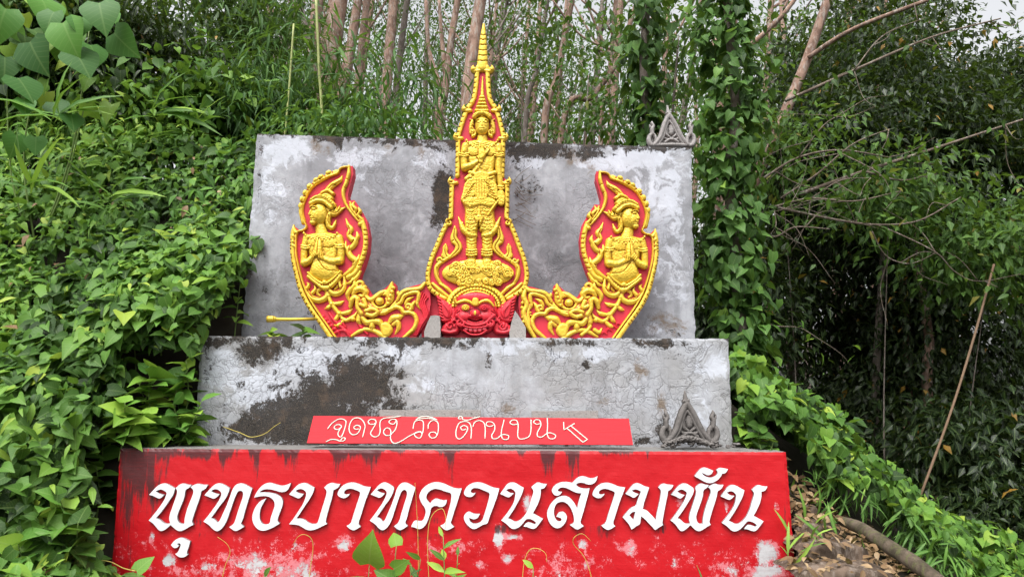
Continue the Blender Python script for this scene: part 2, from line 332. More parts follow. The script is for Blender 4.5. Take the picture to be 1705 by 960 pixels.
class Rel:
    """bas-relief: a height map in photo pixels, turned into a solid carved mesh standing proud of its board"""
    def __init__(s, x0, y0, x1, y1, st=.7):
        s.x = np.arange(x0, x1+st, st); s.y = np.arange(y0, y1+st, st); s.X, s.Y = np.meshgrid(s.x, s.y); s.H = np.full(s.X.shape, -1.); s.st = st; s.rm = 1.
    def win(s, ax, ay, bx, by):
        i0 = np.searchsorted(s.x, ax); i1 = np.searchsorted(s.x, bx); j0 = np.searchsorted(s.y, ay); j1 = np.searchsorted(s.y, by)
        return slice(j0, j1), slice(i0, i1)
    def _segs(s, pts, r, smooth, closed=False):
        p = crom(pts, 5, closed) if smooth else np.asarray(pts, float)
        if closed: p = np.vstack([p, p[:1]])
        rr = np.interp(np.linspace(0, 1, len(p)), np.linspace(0, 1, np.size(r)), np.atleast_1d(r)); return p, rr
    def stroke(s, pts, r, h=None, base=0., smooth=True, closed=False, pw=.5):
        p, rr = s._segs(pts, r, smooth, closed); rr = rr*s.rm; hk = .85 if h is None else h/max(np.max(rr), .01)
        for a, b, ra, rb in zip(p[:-1], p[1:], rr[:-1], rr[1:]):
            m = max(ra, rb)+.1; wn = s.win(min(a[0], b[0])-m, min(a[1], b[1])-m, max(a[0], b[0])+m, max(a[1], b[1])+m)
            X = s.X[wn]; Y = s.Y[wn]
            if X.size == 0: continue
            d = b-a; L = d@d+1e-9; t = np.clip(((X-a[0])*d[0]+(Y-a[1])*d[1])/L, 0, 1); r_ = ra+(rb-ra)*t
            q = ((X-a[0]-t*d[0])**2+(Y-a[1]-t*d[1])**2)/(r_*r_+1e-9)
            v = np.where(q < 1, base+hk*r_*np.power(np.clip(1-q, 0, 1), pw), -1.); s.H[wn] = np.maximum(s.H[wn], v)
        return s
    def ell(s, cx, cy, rx, ry, h=None, base=0., rot=0., pw=.5):
        m = max(rx, ry); wn = s.win(cx-m, cy-m, cx+m, cy+m); X = s.X[wn]-cx; Y = s.Y[wn]-cy; c, q = math.cos(rot), math.sin(rot)
        u = (X*c+Y*q)/rx; v = (-X*q+Y*c)/ry; d = u*u+v*v
        s.H[wn] = np.maximum(s.H[wn], np.where(d < 1, base+(h if h is not None else .85*min(rx, ry))*np.power(np.clip(1-d, 0, 1), pw), -1.)); return s
    def poly(s, pts, h, edge=3., base=0., smooth=True):
        p = crom(pts, 4, True) if smooth else np.asarray(pts, float)
        wn = s.win(p[:, 0].min(), p[:, 1].min(), p[:, 0].max()+s.st, p[:, 1].max()+s.st); X = s.X[wn]; Y = s.Y[wn]
        ins = np.zeros(X.shape, bool); D = np.full(X.shape, 1e9)
        for a, b in zip(p, np.roll(p, -1, 0)):
            c = ((a[1] > Y) != (b[1] > Y)); 
            with np.errstate(divide='ignore', invalid='ignore'): xi = (b[0]-a[0])*(Y-a[1])/(b[1]-a[1]+1e-12)+a[0]
            ins ^= c & (X < xi)
            d = b-a; t = np.clip(((X-a[0])*d[0]+(Y-a[1])*d[1])/(d@d+1e-9), 0, 1); D = np.minimum(D, np.hypot(X-a[0]-t*d[0], Y-a[1]-t*d[1]))
        e = np.clip(D/edge, 0, 1); v = np.where(ins, base+h*np.sqrt(np.clip(1-(1-e)**2, 0, 1)), -1.); s.H[wn] = np.maximum(s.H[wn], v); return s
    def groove(s, pts, w_, d_, smooth=True, closed=False):
        p, rr = s._segs(pts, w_, smooth, closed); N = None
        lo = p.min(0)-3*w_; hi = p.max(0)+3*w_; wn = s.win(lo[0], lo[1], hi[0], hi[1]); X = s.X[wn]; Y = s.Y[wn]
        if X.size == 0: return s
        D = np.full(X.shape, 1e9)
        for a, b in zip(p[:-1], p[1:]):
            d = b-a; t = np.clip(((X-a[0])*d[0]+(Y-a[1])*d[1])/(d@d+1e-9), 0, 1); D = np.minimum(D, (X-a[0]-t*d[0])**2+(Y-a[1]-t*d[1])**2)
        H = s.H[wn]; s.H[wn] = np.where(H > 0, np.maximum(H-d_*np.exp(-D/(w_*w_)), .15), H); return s
    def ridge(s, pts, w_, d_): return s.groove(pts, w_, -d_)
    def rough(s, amp, sc, seed=3):
        n = fbm(s.X*sc, s.Y*sc, 3, seed)-.5; s.H = np.where(s.H > 0, np.maximum(s.H+amp*n*2, .1), s.H); return s
    def build(s, name, parent, mat, Yp, T=None, flip=False, z0=0., **kw):
        H = s.H; pos = H > 0
        Hc = np.where(pos, H, 0.); k = max(2, int(2.6/s.st)); B = Hc.copy()
        for ax in (0, 1):
            for _ in range(2):
                c = np.cumsum(np.pad(B, [(k+1, k) if q == ax else (0, 0) for q in (0, 1)], mode='edge'), axis=ax)
                n = H.shape[ax]
                B = (np.take(c, np.arange(2*k+1, n+2*k+1), ax)-np.take(c, np.arange(0, n), ax))/(2*k+1)
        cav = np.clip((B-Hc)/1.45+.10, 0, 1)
        cell = pos[:-1, :-1] | pos[1:, :-1] | pos[:-1, 1:] | pos[1:, 1:]
        j, i = np.nonzero(cell); W = H.shape[1]
        F = np.stack([j*W+i, (j+1)*W+i, (j+1)*W+i+1, j*W+i+1], 1)
        u, inv = np.unique(F, return_inverse=True); F = inv.reshape(F.shape)
        x = s.X.ravel()[u]; y = s.Y.ravel()[u]; h = np.where(H.ravel()[u] > 0, H.ravel()[u], -1.5)
        if T: x, y = T(x, y)
        if flip: F = F[:, ::-1]
        V = P(x, y, Yp); V[:, 1] -= (h+z0)*Yp/FPX
        return mesh_np(name, V, F, mat, parent, attrs={'cavity': cav.ravel()[u]}, **kw)
def spiral(cx, cy, r, turns=1.4, a0=0., d=1, n=16):
    t = np.linspace(0, 1, n); a = a0+d*turns*2*np.pi*t; rr = r*(1-.86*t); return np.stack([cx+rr*np.cos(a), cy+rr*np.sin(a)], 1)

def grid_block(name, tl, tr, bl, br, Yf, depth, mats, fields, cell=5., label=None, cat=None, jit=1.0, seed=0, topmat=None):
    """plastered block: fine front face with worn edges and stain fields, boxed at the back"""
    nx = int((tr[0]-tl[0])/cell); ny = int((bl[1]-tl[1])/cell)
    u = np.linspace(0, 1, nx+1); v = np.linspace(0, 1, ny+1); U, Vv = np.meshgrid(u, v)
    tl, tr, bl, br = [np.array(q, float) for q in (tl, tr, bl, br)]
    A = (tl*(1-U[..., None])+tr*U[..., None])*(1-Vv[..., None])+(bl*(1-U[..., None])+br*U[..., None])*Vv[..., None]
    e = np.minimum(np.minimum(U*nx, (1-U)*nx), Vv*ny*1.); edge = np.clip(1-e, 0, 1)
    dx = (fbm(A[..., 0]*.09, A[..., 1]*.09, 4, seed)-.5)*2*jit*edge; dy = (fbm(A[..., 0]*.12, A[..., 1]*.1, 4, seed+9)-.5)*2*jit*edge
    X = A[..., 0]+dx; Y = A[..., 1]+np.abs(dy)*1.0
    W = P(X, Y, Yf); W[..., 1] -= .010*(fbm(X*.03, Y*.03, 4, seed+5)-.5)-.012*edge*fbm(X*.2, Y*.2, 2, seed+3)
    F0 = W.reshape(-1, 3); n = len(F0); m = nx+1
    jj, ii = np.meshgrid(np.arange(ny), np.arange(nx), indexing='ij'); Q = np.stack([jj*m+ii, (jj+1)*m+ii, (jj+1)*m+ii+1, jj*m+ii+1], -1).reshape(-1, 4)
    rim = np.concatenate([np.arange(m), np.arange(1, ny+1)*m+nx, ny*m+np.arange(nx-1, -1, -1), np.arange(ny-1, 0, -1)*m])
    Bk = F0[rim].copy(); Bk[:, 1] = Yf+depth
    k = len(rim); a = np.arange(k); b = (a+1) % k
    S = np.stack([rim[a], rim[b], n+b, n+a], 1)
    topf = np.zeros(k, bool); topf[:nx] = True
    fm = np.concatenate([np.zeros(len(Q)), np.where(topf, 1 if topmat else 0, 0), np.zeros(1)])
    cap = (n+np.arange(k))[None]
    at = {kk: np.concatenate([np.clip(f(X, Y), 0, 1.4).ravel(), np.full(k, .3)]) for kk, f in fields.items()}
    at['cavity'] = np.zeros(n+k)
    ms = [mats, topmat] if topmat else mats
    o = mesh_np(name, np.vstack([F0, Bk]), [Q, S, cap], ms, None, attrs=at, smooth=False, fmat=fm, label=label, cat=cat)
    return o
def blobs(lst, amp=.86, wide=1.3):
    def f(X, Y):
        r = np.zeros_like(X)
        for (x, y, rx, ry, a) in lst: r = np.maximum(r, amp*a*np.exp(-(((X-x)/rx/wide)**2+((Y-y)/ry/wide)**2)))
        return r
    return f

# ------------------------------------------------------------------ ground
def ground_z(x, y):
    x = np.asarray(x, float); y = np.asarray(y, float)
    zl = np.interp(y, [-50, 3.8, 4.6, 8.6, 14, 40, 120, 900], [0, 0, .15, 4.15, 5.4, 7, 8, 8])
    rr = np.interp(y, [-50, 4.2, 5.0, 6.8, 8.2, 10, 16, 60, 900], [0, 0, .35, 1.55, 1.2, -.2, -.6, 1, 4])
    drop = np.clip(x-2.0, 0, 5)*.66*sstep(4.2, 6.2, y)
    zr = rr-drop*np.where(y > 9, .35, 1.)
    wx = sstep(-2.7, -1.6, x)
    z = zl*(1-wx)+zr*wx
    cutf = sstep(-3.5, -3.0, x)*(1-sstep(2.05, 2.3, x))*(1-sstep(5.45, 5.8, y))      # the bank falls away in front of the plinth
    return z*(1-cutf)
def build_ground():
    xs = np.concatenate([np.linspace(-600, -14, 14), np.arange(-12, -6, .25), np.arange(-6, 6, .1), np.arange(6, 12.01, .25), np.linspace(14, 600, 14)])
    ys = np.concatenate([np.linspace(-60, -2, 6), np.arange(0, 4, .25), np.arange(4, 9, .1), np.arange(9, 16.01, .25), np.linspace(18, 900, 20)])
    X, Y = np.meshgrid(xs, ys); Z = ground_z(X, Y)+.12*(fbm(X*1.3, Y*1.3, 4, 2)-.5)
    foot = ((X > -2.85) & (X < 2.0) & (Y > 5.55) & (Y < 6.2)) | ((X > -2.42) & (X < 1.75) & (Y > 6.0) & (Y < 7.3)); Z = np.where(foot, np.minimum(Z, .02), Z)
    m = len(xs); jj, ii = np.meshgrid(np.arange(len(ys)-1), np.arange(m-1), indexing='ij')
    Q = np.stack([jj*m+ii, jj*m+ii+1, (jj+1)*m+ii+1, (jj+1)*m+ii], -1).reshape(-1, 4)
    mesh_np('ground', np.stack([X, Y, Z], -1).reshape(-1, 3), Q, M['earth'], kind='structure')
build_ground()

# ------------------------------------------------------------------ plinths and slab
YR, YM, YS, YB = 5.5, 6.0, 6.8, 6.42
drip = lambda X, Y: (.85*sstep(.55, .75, vnoise(X*.045, 0*Y+3, 4))*np.exp(-np.clip(Y-748, 0, 999)/(14+46*vnoise(X*.06, 0*Y+8, 6))) + .5*np.exp(-np.clip(Y-748, 0, 999)/3.5))
red_plinth = grid_block('red_plinth', (200, 746), (1309, 752), (176, 1085), (1335, 1085), YR, .62, M['redwall'], {
    'dark': lambda X, Y: np.maximum(np.maximum(drip(X, Y)*np.where(X > 1080, .35, 1), blobs([(225, 770, 26, 60, 1.0), (252, 780, 9, 80, .95), (212, 850, 14, 100, .75), (262, 800, 10, 50, .7), (320, 752, 60, 12, .95), (250, 845, 22, 70, .5), (1309, 850, 3, 200, .6)])(X, Y)), .48*np.exp(-((Y-880)/26.)**2)*sstep(.5, .7, vnoise(X*.03, Y*.05, 12))),
    'light': lambda X, Y: np.maximum(blobs(amp=1.0, wide=1.15, lst=[(252, 890, 9, 20, .85), (282, 932, 14, 16, 1), (575, 905, 20, 16, .95), (830, 892, 12, 22, 1), (850, 893, 30, 8, .85), (845, 930, 14, 14, .9), (705, 862, 25, 18, .55), (878, 838, 10, 22, .95), (1210, 842, 5, 14, .95), (970, 905, 12, 11, .95), (975, 940, 8, 10, .9), (1050, 912, 16, 22, .9), (1124, 935, 10, 20, .8), (1277, 918, 24, 24, 1.1), (1292, 840, 7, 14, .8), (1275, 952, 40, 16, 1), (1130, 830, 14, 20, .6), (440, 940, 70, 16, .72), (350, 940, 40, 22, .7), (800, 940, 16, 12, .8), (1000, 850, 20, 10, .5), (420, 850, 50, 40, .40), (640, 870, 90, 30, .42)])(X, Y), np.where(Y > 800, .30, .1)+.34*sstep(850, 950, Y)*fbm(X*.012, Y*.02, 3, 4)*1.6)},
    cell=5, label='long red painted plinth with peeling paint at the foot of the monument', cat='plinth', seed=1, topmat=M['ledge'])
def runs(X, Y, top, s1, amp=.75):
    q = vnoise(X*.055, 0*Y+s1, 14)*.6+vnoise(X*.16, 0*Y+s1, 15)*.4
    return amp*sstep(.42, .68, q)*np.exp(-np.clip(Y-top, 0, 999)/(6+52*vnoise(X*.07, 0*Y+s1+3, 16)**1.5))
mid_plinth = grid_block('grey_plinth', (333, 558.5), (1213, 563), (323, 800), (1222, 800), YM, 1.35, M['midplinth'], {
    'dark': lambda X, Y: np.maximum(np.maximum(runs(X, Y, 560, 2.5, .85), blobs([(560, 665, 120, 50, .95), (350, 570, 40, 14, .9), (700, 565, 90, 8, .9), (620, 600, 50, 40, .7), (470, 575, 40, 16, .85), (430, 585, 40, 26, 1.0), (600, 640, 60, 50, 1.1), (530, 700, 130, 44, 1.2), (640, 680, 40, 30, .8), (420, 712, 60, 20, 1.0), (480, 720, 110, 22, 1.0), (590, 600, 22, 28, .7), (385, 565, 60, 9, .85), (345, 600, 12, 40, .6), (660, 570, 120, 10, .7), (755, 572, 60, 14, .75), (672, 625, 24, 14, .7), (812, 600, 10, 18, .75), (960, 570, 60, 8, .75), (1100, 572, 70, 10, .8), (1120, 590, 24, 12, .7), (975, 605, 9, 12, .8), (1100, 720, 18, 26, .9), (400, 640, 14, 14, .55), (1090, 735, 80, 8, .8)])(X, Y)), .16+.30*np.exp(-np.clip(Y-560, 0, 99)/9.)+.22*np.exp(-np.clip(740-Y, 0, 99)/8.)),
    'soft_dark': lambda X, Y: .25+0*X,
    'brown': blobs([(1065, 620, 16, 24, .8), (1005, 672, 16, 14, .7), (850, 682, 22, 14, .7), (1100, 680, 14, 30, .75), (440, 575, 50, 16, .6), (620, 620, 70, 60, .45), (1010, 640, 12, 10, .5)]),
    'light': blobs(amp=1.1, lst=[(370, 615, 36, 40, .75), (430, 650, 60, 40, .8), (520, 605, 70, 30, .8), (660, 590, 50, 22, .7), (700, 640, 30, 26, .6), (840, 580, 60, 20, .6), (980, 590, 60, 16, .55), (1180, 600, 40, 40, .55), (1170, 690, 40, 40, .5), (600, 690, 30, 8, .7)])},
    cell=5, label='grey plaster middle plinth blotched with black algae and cracks', cat='plinth', seed=21, jit=2.6)
slab = grid_block('concrete_slab', (428, 222), (1151, 245), (396, 640), (1159, 640), YS, .30, M['slab'], {
    'dark': lambda X, Y: np.maximum(np.maximum(runs(X, Y, 224+(X-428)*.0318, 7.5, .85), blobs([(735, 330, 18, 52, 1.05), (745, 300, 12, 18, .8), (660, 238, 70, 8, .75), (760, 242, 60, 14, .85), (900, 250, 70, 14, .95), (980, 256, 60, 10, .85), (1080, 248, 80, 5, .8), (430, 300, 8, 60, .5), (432, 250, 14, 25, .55), (880, 300, 26, 50, .55), (706, 298, 6, 16, .6), (860, 262, 8, 40, .7), (430, 470, 16, 60, .5)])(X, Y)), .16+.55*np.exp(-np.clip(Y-(222+(X-428)*.0318), 0, 99)/3.5)+.20*sstep(.5, .8, fbm(X*.012, Y*.012, 3, 8))*sstep(300, 420, Y)),
    'soft_dark': lambda X, Y: np.maximum(blobs([(680, 400, 70, 70, .9), (650, 470, 60, 60, .9), (920, 430, 70, 70, .9), (940, 330, 50, 40, .4), (470, 500, 70, 60, .7), (1110, 385, 50, 25, .6), (590, 520, 60, 40, .8), (900, 500, 60, 50, .9)])(X, Y), .2),
    'brown': blobs([(526, 245, 12, 18, .8), (545, 252, 8, 14, .7), (648, 246, 14, 16, .75), (702, 250, 9, 20, .75), (960, 262, 40, 18, .75), (985, 285, 12, 30, .65), (697, 305, 5, 18, .6), (1110, 540, 50, 30, .7), (1080, 500, 30, 40, .4), (412, 520, 10, 40, .6), (880, 350, 30, 40, .45)]),
    'light': lambda X, Y: np.maximum(blobs(amp=1.05, lst=[(480, 250, 60, 30, .7), (600, 262, 60, 22, .65), (720, 265, 40, 30, .6), (880, 270, 30, 14, .75), (1050, 262, 110, 30, .7), (1100, 340, 60, 90, .6), (640, 300, 60, 30, .45), (1120, 450, 40, 90, .55), (1090, 548, 14, 10, .8), (450, 330, 40, 80, .5)])(X, Y), .22)},
    cell=5, label='tall grey concrete slab standing behind the gold reliefs', cat='slab', seed=41, jit=2.8)

# ------------------------------------------------------------------ raised white lettering
def za(ox, oy, s): return lambda pts: [(ox+x/s, oy+y/s) for x, y in pts]
A_, B_, C_ = za(230, 770, 5.647), za(460, 770, 5.647), za(680, 770, 5.647)
D_, E_ = za(890, 770, 7.386), za(1080, 770, 7.386)
g_pho = A_([(103,298),(140,258),(180,215),(225,192),(262,192),(300,212),(346,240),(335,290),(310,330),(262,400),(210,470),(168,518),(200,528),(235,560),(265,572),(303,568),(290,530),(298,480),(320,420),(345,350),(362,300),(368,262),(354,235),(385,205),(420,190),(460,203),(500,208),(480,235),(450,248),(440,270),(440,300),(425,350),(400,410),(375,470),(365,510),(375,550),(400,572),(435,570),(435,530),(455,450),(480,380),(505,320),(520,280),(518,250),(493,228),(520,208),(560,192),(600,205),(655,206),(640,235),(615,255),(592,262),(585,310),(565,370),(535,450),(510,530),(505,555),(520,580),(480,600),(440,625),(400,642),(365,635),(330,605),(305,582),(280,605),(245,632),(215,642),(190,630),(160,590),(130,560),(97,540),(130,505),(190,430),(245,350),(265,300),(268,275),(240,258),(215,248),(195,252),(166,266),(200,290),(245,300),(215,330),(190,335),(150,312)])
g_u = A_([(308,770),(340,728),(385,702),(430,705),(490,738),(475,790),(455,845),(467,862),(435,885),(400,888),(375,880),(347,855),(375,838),(395,790),(402,765),(385,752),(365,762),(385,775),(362,800),(335,800)])
g_tho = A_([(622,303),(660,262),(705,212),(745,190),(780,192),(820,212),(860,238),(848,285),(815,345),(770,400),(720,470),(685,518),(715,525),(747,560),(768,540),(795,480),(832,400),(862,320),(885,250),(915,205),(955,190),(990,195),(1030,215),(1072,240),(1055,290),(1030,370),(1005,450),(985,530),(965,570),(995,600),(955,625),(920,642),(890,630),(855,602),(890,580),(910,550),(930,480),(960,390),(988,310),(985,270),(960,258),(935,270),(915,310),(890,380),(862,460),(835,540),(802,600),(765,635),(735,642),(700,620),(665,580),(612,550),(650,505),(700,440),(750,370),(780,310),(785,280),(760,255),(735,245),(700,252),(685,264),(720,285),(765,295),(735,325),(710,337),(680,325)])
g_thong = A_([(1090,325),(1110,280),(1150,225),(1195,192),(1240,185),(1290,200),(1340,215),(1385,210),(1437,188),(1415,245),(1385,270),(1345,275),(1300,262),(1250,248),(1200,245),(1165,255),(1140,275),(1185,275),(1240,278),(1300,292),(1345,320),(1362,355),(1355,410),(1330,470),(1310,530),(1312,550),(1330,568),(1290,595),(1240,620),(1185,638),(1140,632),(1100,600),(1075,550),(1072,500),(1085,450),(1110,400),(1150,355),(1205,332),(1175,380),(1150,430),(1140,490),(1145,540),(1170,575),(1205,580),(1240,565),(1245,520),(1265,460),(1285,400),(1280,360),(1250,325),(1200,310),(1150,312)])
g_bo = B_([(120,295),(160,250),(200,205),(245,187),(285,190),(320,212),(358,232),(345,285),(310,345),(265,410),(220,480),(190,520),(225,522),(265,530),(300,560),(340,575),(385,570),(400,530),(420,460),(445,380),(470,300),(475,260),(450,232),(480,200),(520,185),(560,195),(600,200),(585,230),(560,245),(537,252),(530,300),(515,360),(490,440),(470,520),(462,555),(478,572),(430,595),(380,620),(330,635),(285,628),(240,600),(200,580),(120,575),(160,525),(210,450),(255,380),(280,310),(283,275),(255,250),(230,243),(200,250),(180,264),(215,285),(258,292),(235,320),(210,335),(175,320)])
g_aa = B_([(575,290),(590,250),(625,210),(670,188),(720,182),(770,195),(830,222),(888,228),(870,280),(840,350),(815,430),(790,510),(770,570),(793,598),(760,620),(725,635),(695,622),(660,592),(700,570),(715,520),(740,440),(770,350),(790,290),(785,270),(750,255),(710,240),(670,243),(640,262),(635,285),(655,298),(692,288),(675,315),(640,333),(605,325),(580,308)])
g_kho = C_([(25,598),(50,545),(75,540),(110,548),(135,540),(150,510),(165,460),(155,420),(125,380),(102,330),(105,290),(130,245),(175,205),(230,182),(285,180),(340,195),(400,225),(450,240),(502,240),(485,290),(460,370),(430,460),(405,540),(395,565),(430,600),(395,620),(360,635),(330,620),(300,590),(340,572),(355,530),(380,440),(400,360),(405,300),(395,280),(350,270),(300,250),(250,240),(205,258),(175,290),(165,330),(185,360),(205,378),(225,350),(260,332),(300,345),(330,352),(362,348),(355,385),(330,410),(300,415),(265,402),(235,405),(210,430),(205,470),(190,520),(165,580),(130,615),(95,622),(60,606)])
g_wo = C_([(520,290),(530,250),(560,210),(610,185),(660,180),(710,192),(760,215),(810,235),(855,240),(840,300),(815,370),(785,450),(755,530),(745,570),(700,580),(660,605),(625,622),(590,615),(550,580),(525,540),(520,500),(540,470),(570,455),(600,470),(635,480),(672,478),(655,515),(620,532),(590,522),(572,514),(575,542),(602,568),(640,572),(690,550),(715,480),(740,400),(760,320),(765,285),(740,270),(700,255),(655,235),(610,235),(590,250),(585,275),(605,285),(632,280),(610,312),(580,322),(545,315)])
g_no = C_([(862,290),(895,245),(930,195),(970,180),(1010,188),(1050,215),(1085,232),(1070,290),(1035,360),(990,440),(950,500),(935,520),(965,530),(1000,552),(1040,545),(1080,510),(1110,470),(1135,410),(1155,340),(1175,280),(1175,255),(1155,228),(1190,195),(1220,180),(1260,195),(1302,197),(1285,230),(1265,243),(1245,245),(1245,300),(1225,370),(1190,440),(1170,472),(1205,490),(1265,525),(1235,565),(1205,605),(1180,620),(1150,615),(1115,600),(1082,597),(1105,565),(1130,555),(1165,567),(1188,576),(1202,560),(1170,535),(1130,522),(1105,530),(1075,570),(1040,605),(1000,622),(965,615),(930,580),(905,560),(873,540),(905,500),(955,435),(995,365),(1005,300),(1008,275),(985,250),(955,238),(918,254),(950,280),(990,285),(965,312),(940,325),(910,312)])
g_so = D_([(208,345),(225,300),(270,258),(330,235),(400,232),(440,240),(468,246),(490,215),(530,180),(580,160),(630,168),(680,188),(730,188),(775,162),(765,210),(740,245),(700,265),(660,265),(610,248),(560,240),(525,250),(510,270),(540,295),(590,312),(640,315),(677,312),(665,370),(640,460),(610,570),(580,670),(560,735),(605,775),(570,800),(525,820),(485,800),(435,760),(480,740),(488,700),(480,640),(450,560),(410,505),(360,475),(310,478),(270,500),(245,545),(238,600),(245,660),(270,705),(310,722),(335,705),(330,680),(300,668),(268,660),(290,615),(330,597),(370,605),(400,650),(395,700),(365,755),(320,795),(270,805),(220,780),(180,730),(155,660),(155,600),(175,545),(215,480),(270,430),(330,405),(390,405),(440,430),(490,490),(525,555),(537,500),(555,430),(577,372),(530,370),(480,352),(430,325),(380,303),(330,300),(300,315),(285,335),(300,352),(338,355),(320,385),(285,405),(240,395)])
o_ = 1403.4
g_mo = D_([(1118,378),(1160,330),(1205,270),(1250,245),(1300,255),(1350,285),(1410,300),(1395,350),(1370,420),(1345,500),(1330,565),(1380,580),(1420,620),(1460,660),(1492,700),(1500,640),(1520,550),(1540,460),(1555,370),(1555,330),(1522,300),(o_+150,265),(o_+190,250),(o_+230,265),(o_+305,272),(o_+290,310),(o_+260,335),(o_+238,342),(o_+235,390),(o_+215,480),(o_+195,580),(o_+175,690),(o_+168,740),(o_+178,762),(o_+130,790),(o_+80,825),(o_+50,790),(1403,740),(1360,690),(1310,655),(1305,700),(1300,752),(1255,775),(1195,818),(1165,760),(1130,715),(1085,668),(1130,610),(1185,550),(1250,525),(1265,460),(1290,400),(1310,350),(1270,330),(1240,322),(1195,337),(1230,365),(1280,380),(1250,415),(1215,430),(1175,405)])
g_mo_hole = D_([(1165,640),(1205,600),(1240,600),(1225,660),(1215,695)])
g_ha = E_([(565,162),(600,115),(640,70),(690,52),(740,70),(795,95),(780,130),(750,150),(715,150),(680,130),(655,122),(670,145),(710,170),(760,183),(810,170),(845,140),(850,110),(832,88),(870,60),(910,62),(978,75),(955,115),(930,132),(905,130),(890,165),(850,210),(800,240),(750,250),(700,240),(640,205)])
def fit(g, x0, x1, y0, y1):
    a = np.array(g); lo = a.min(0); hi = a.max(0)
    return [(x0+(x-lo[0])/(hi[0]-lo[0])*(x1-x0), y0+(y-lo[1])/(hi[1]-lo[1])*(y1-y0)) for x, y in g]
LET = [[g_pho], [g_u], [g_tho], [g_thong], [g_bo], [g_aa], [fit(g_tho, 615.5, 691.8, 802.3, 882.2)], [g_kho], [g_wo], [g_no], [g_so],
       [fit(g_aa, 986.4, 1041, 802.6, 881.8)], [g_mo, g_mo_hole], [fit(g_pho, 1116.6, 1204.8, 803.6, 883.8)], [g_ha], [fit(g_no, 1200.2, 1278, 806.2, 884.2)]]
def softcorner(lp):
    """round the outline a little between traced points, keeping the sharp tips"""
    a = np.array(lp); n = len(a); out = []
    for i in range(n):
        p, q, r = a[i-1], a[i], a[(i+1) % n]; d1 = q-p; d2 = r-q
        c = (d1@d2)/(np.linalg.norm(d1)*np.linalg.norm(d2)+1e-9)
        if c > .35: out += [tuple(q*.75+p*.25), tuple(q*.75+r*.25)]
        else: out.append(tuple(q))
    return out
for lp in LET: prism('letter', [softcorner(q) for q in lp], YR-.024, .021, [M['white'], M['shaded_letter_edge']], red_plinth)

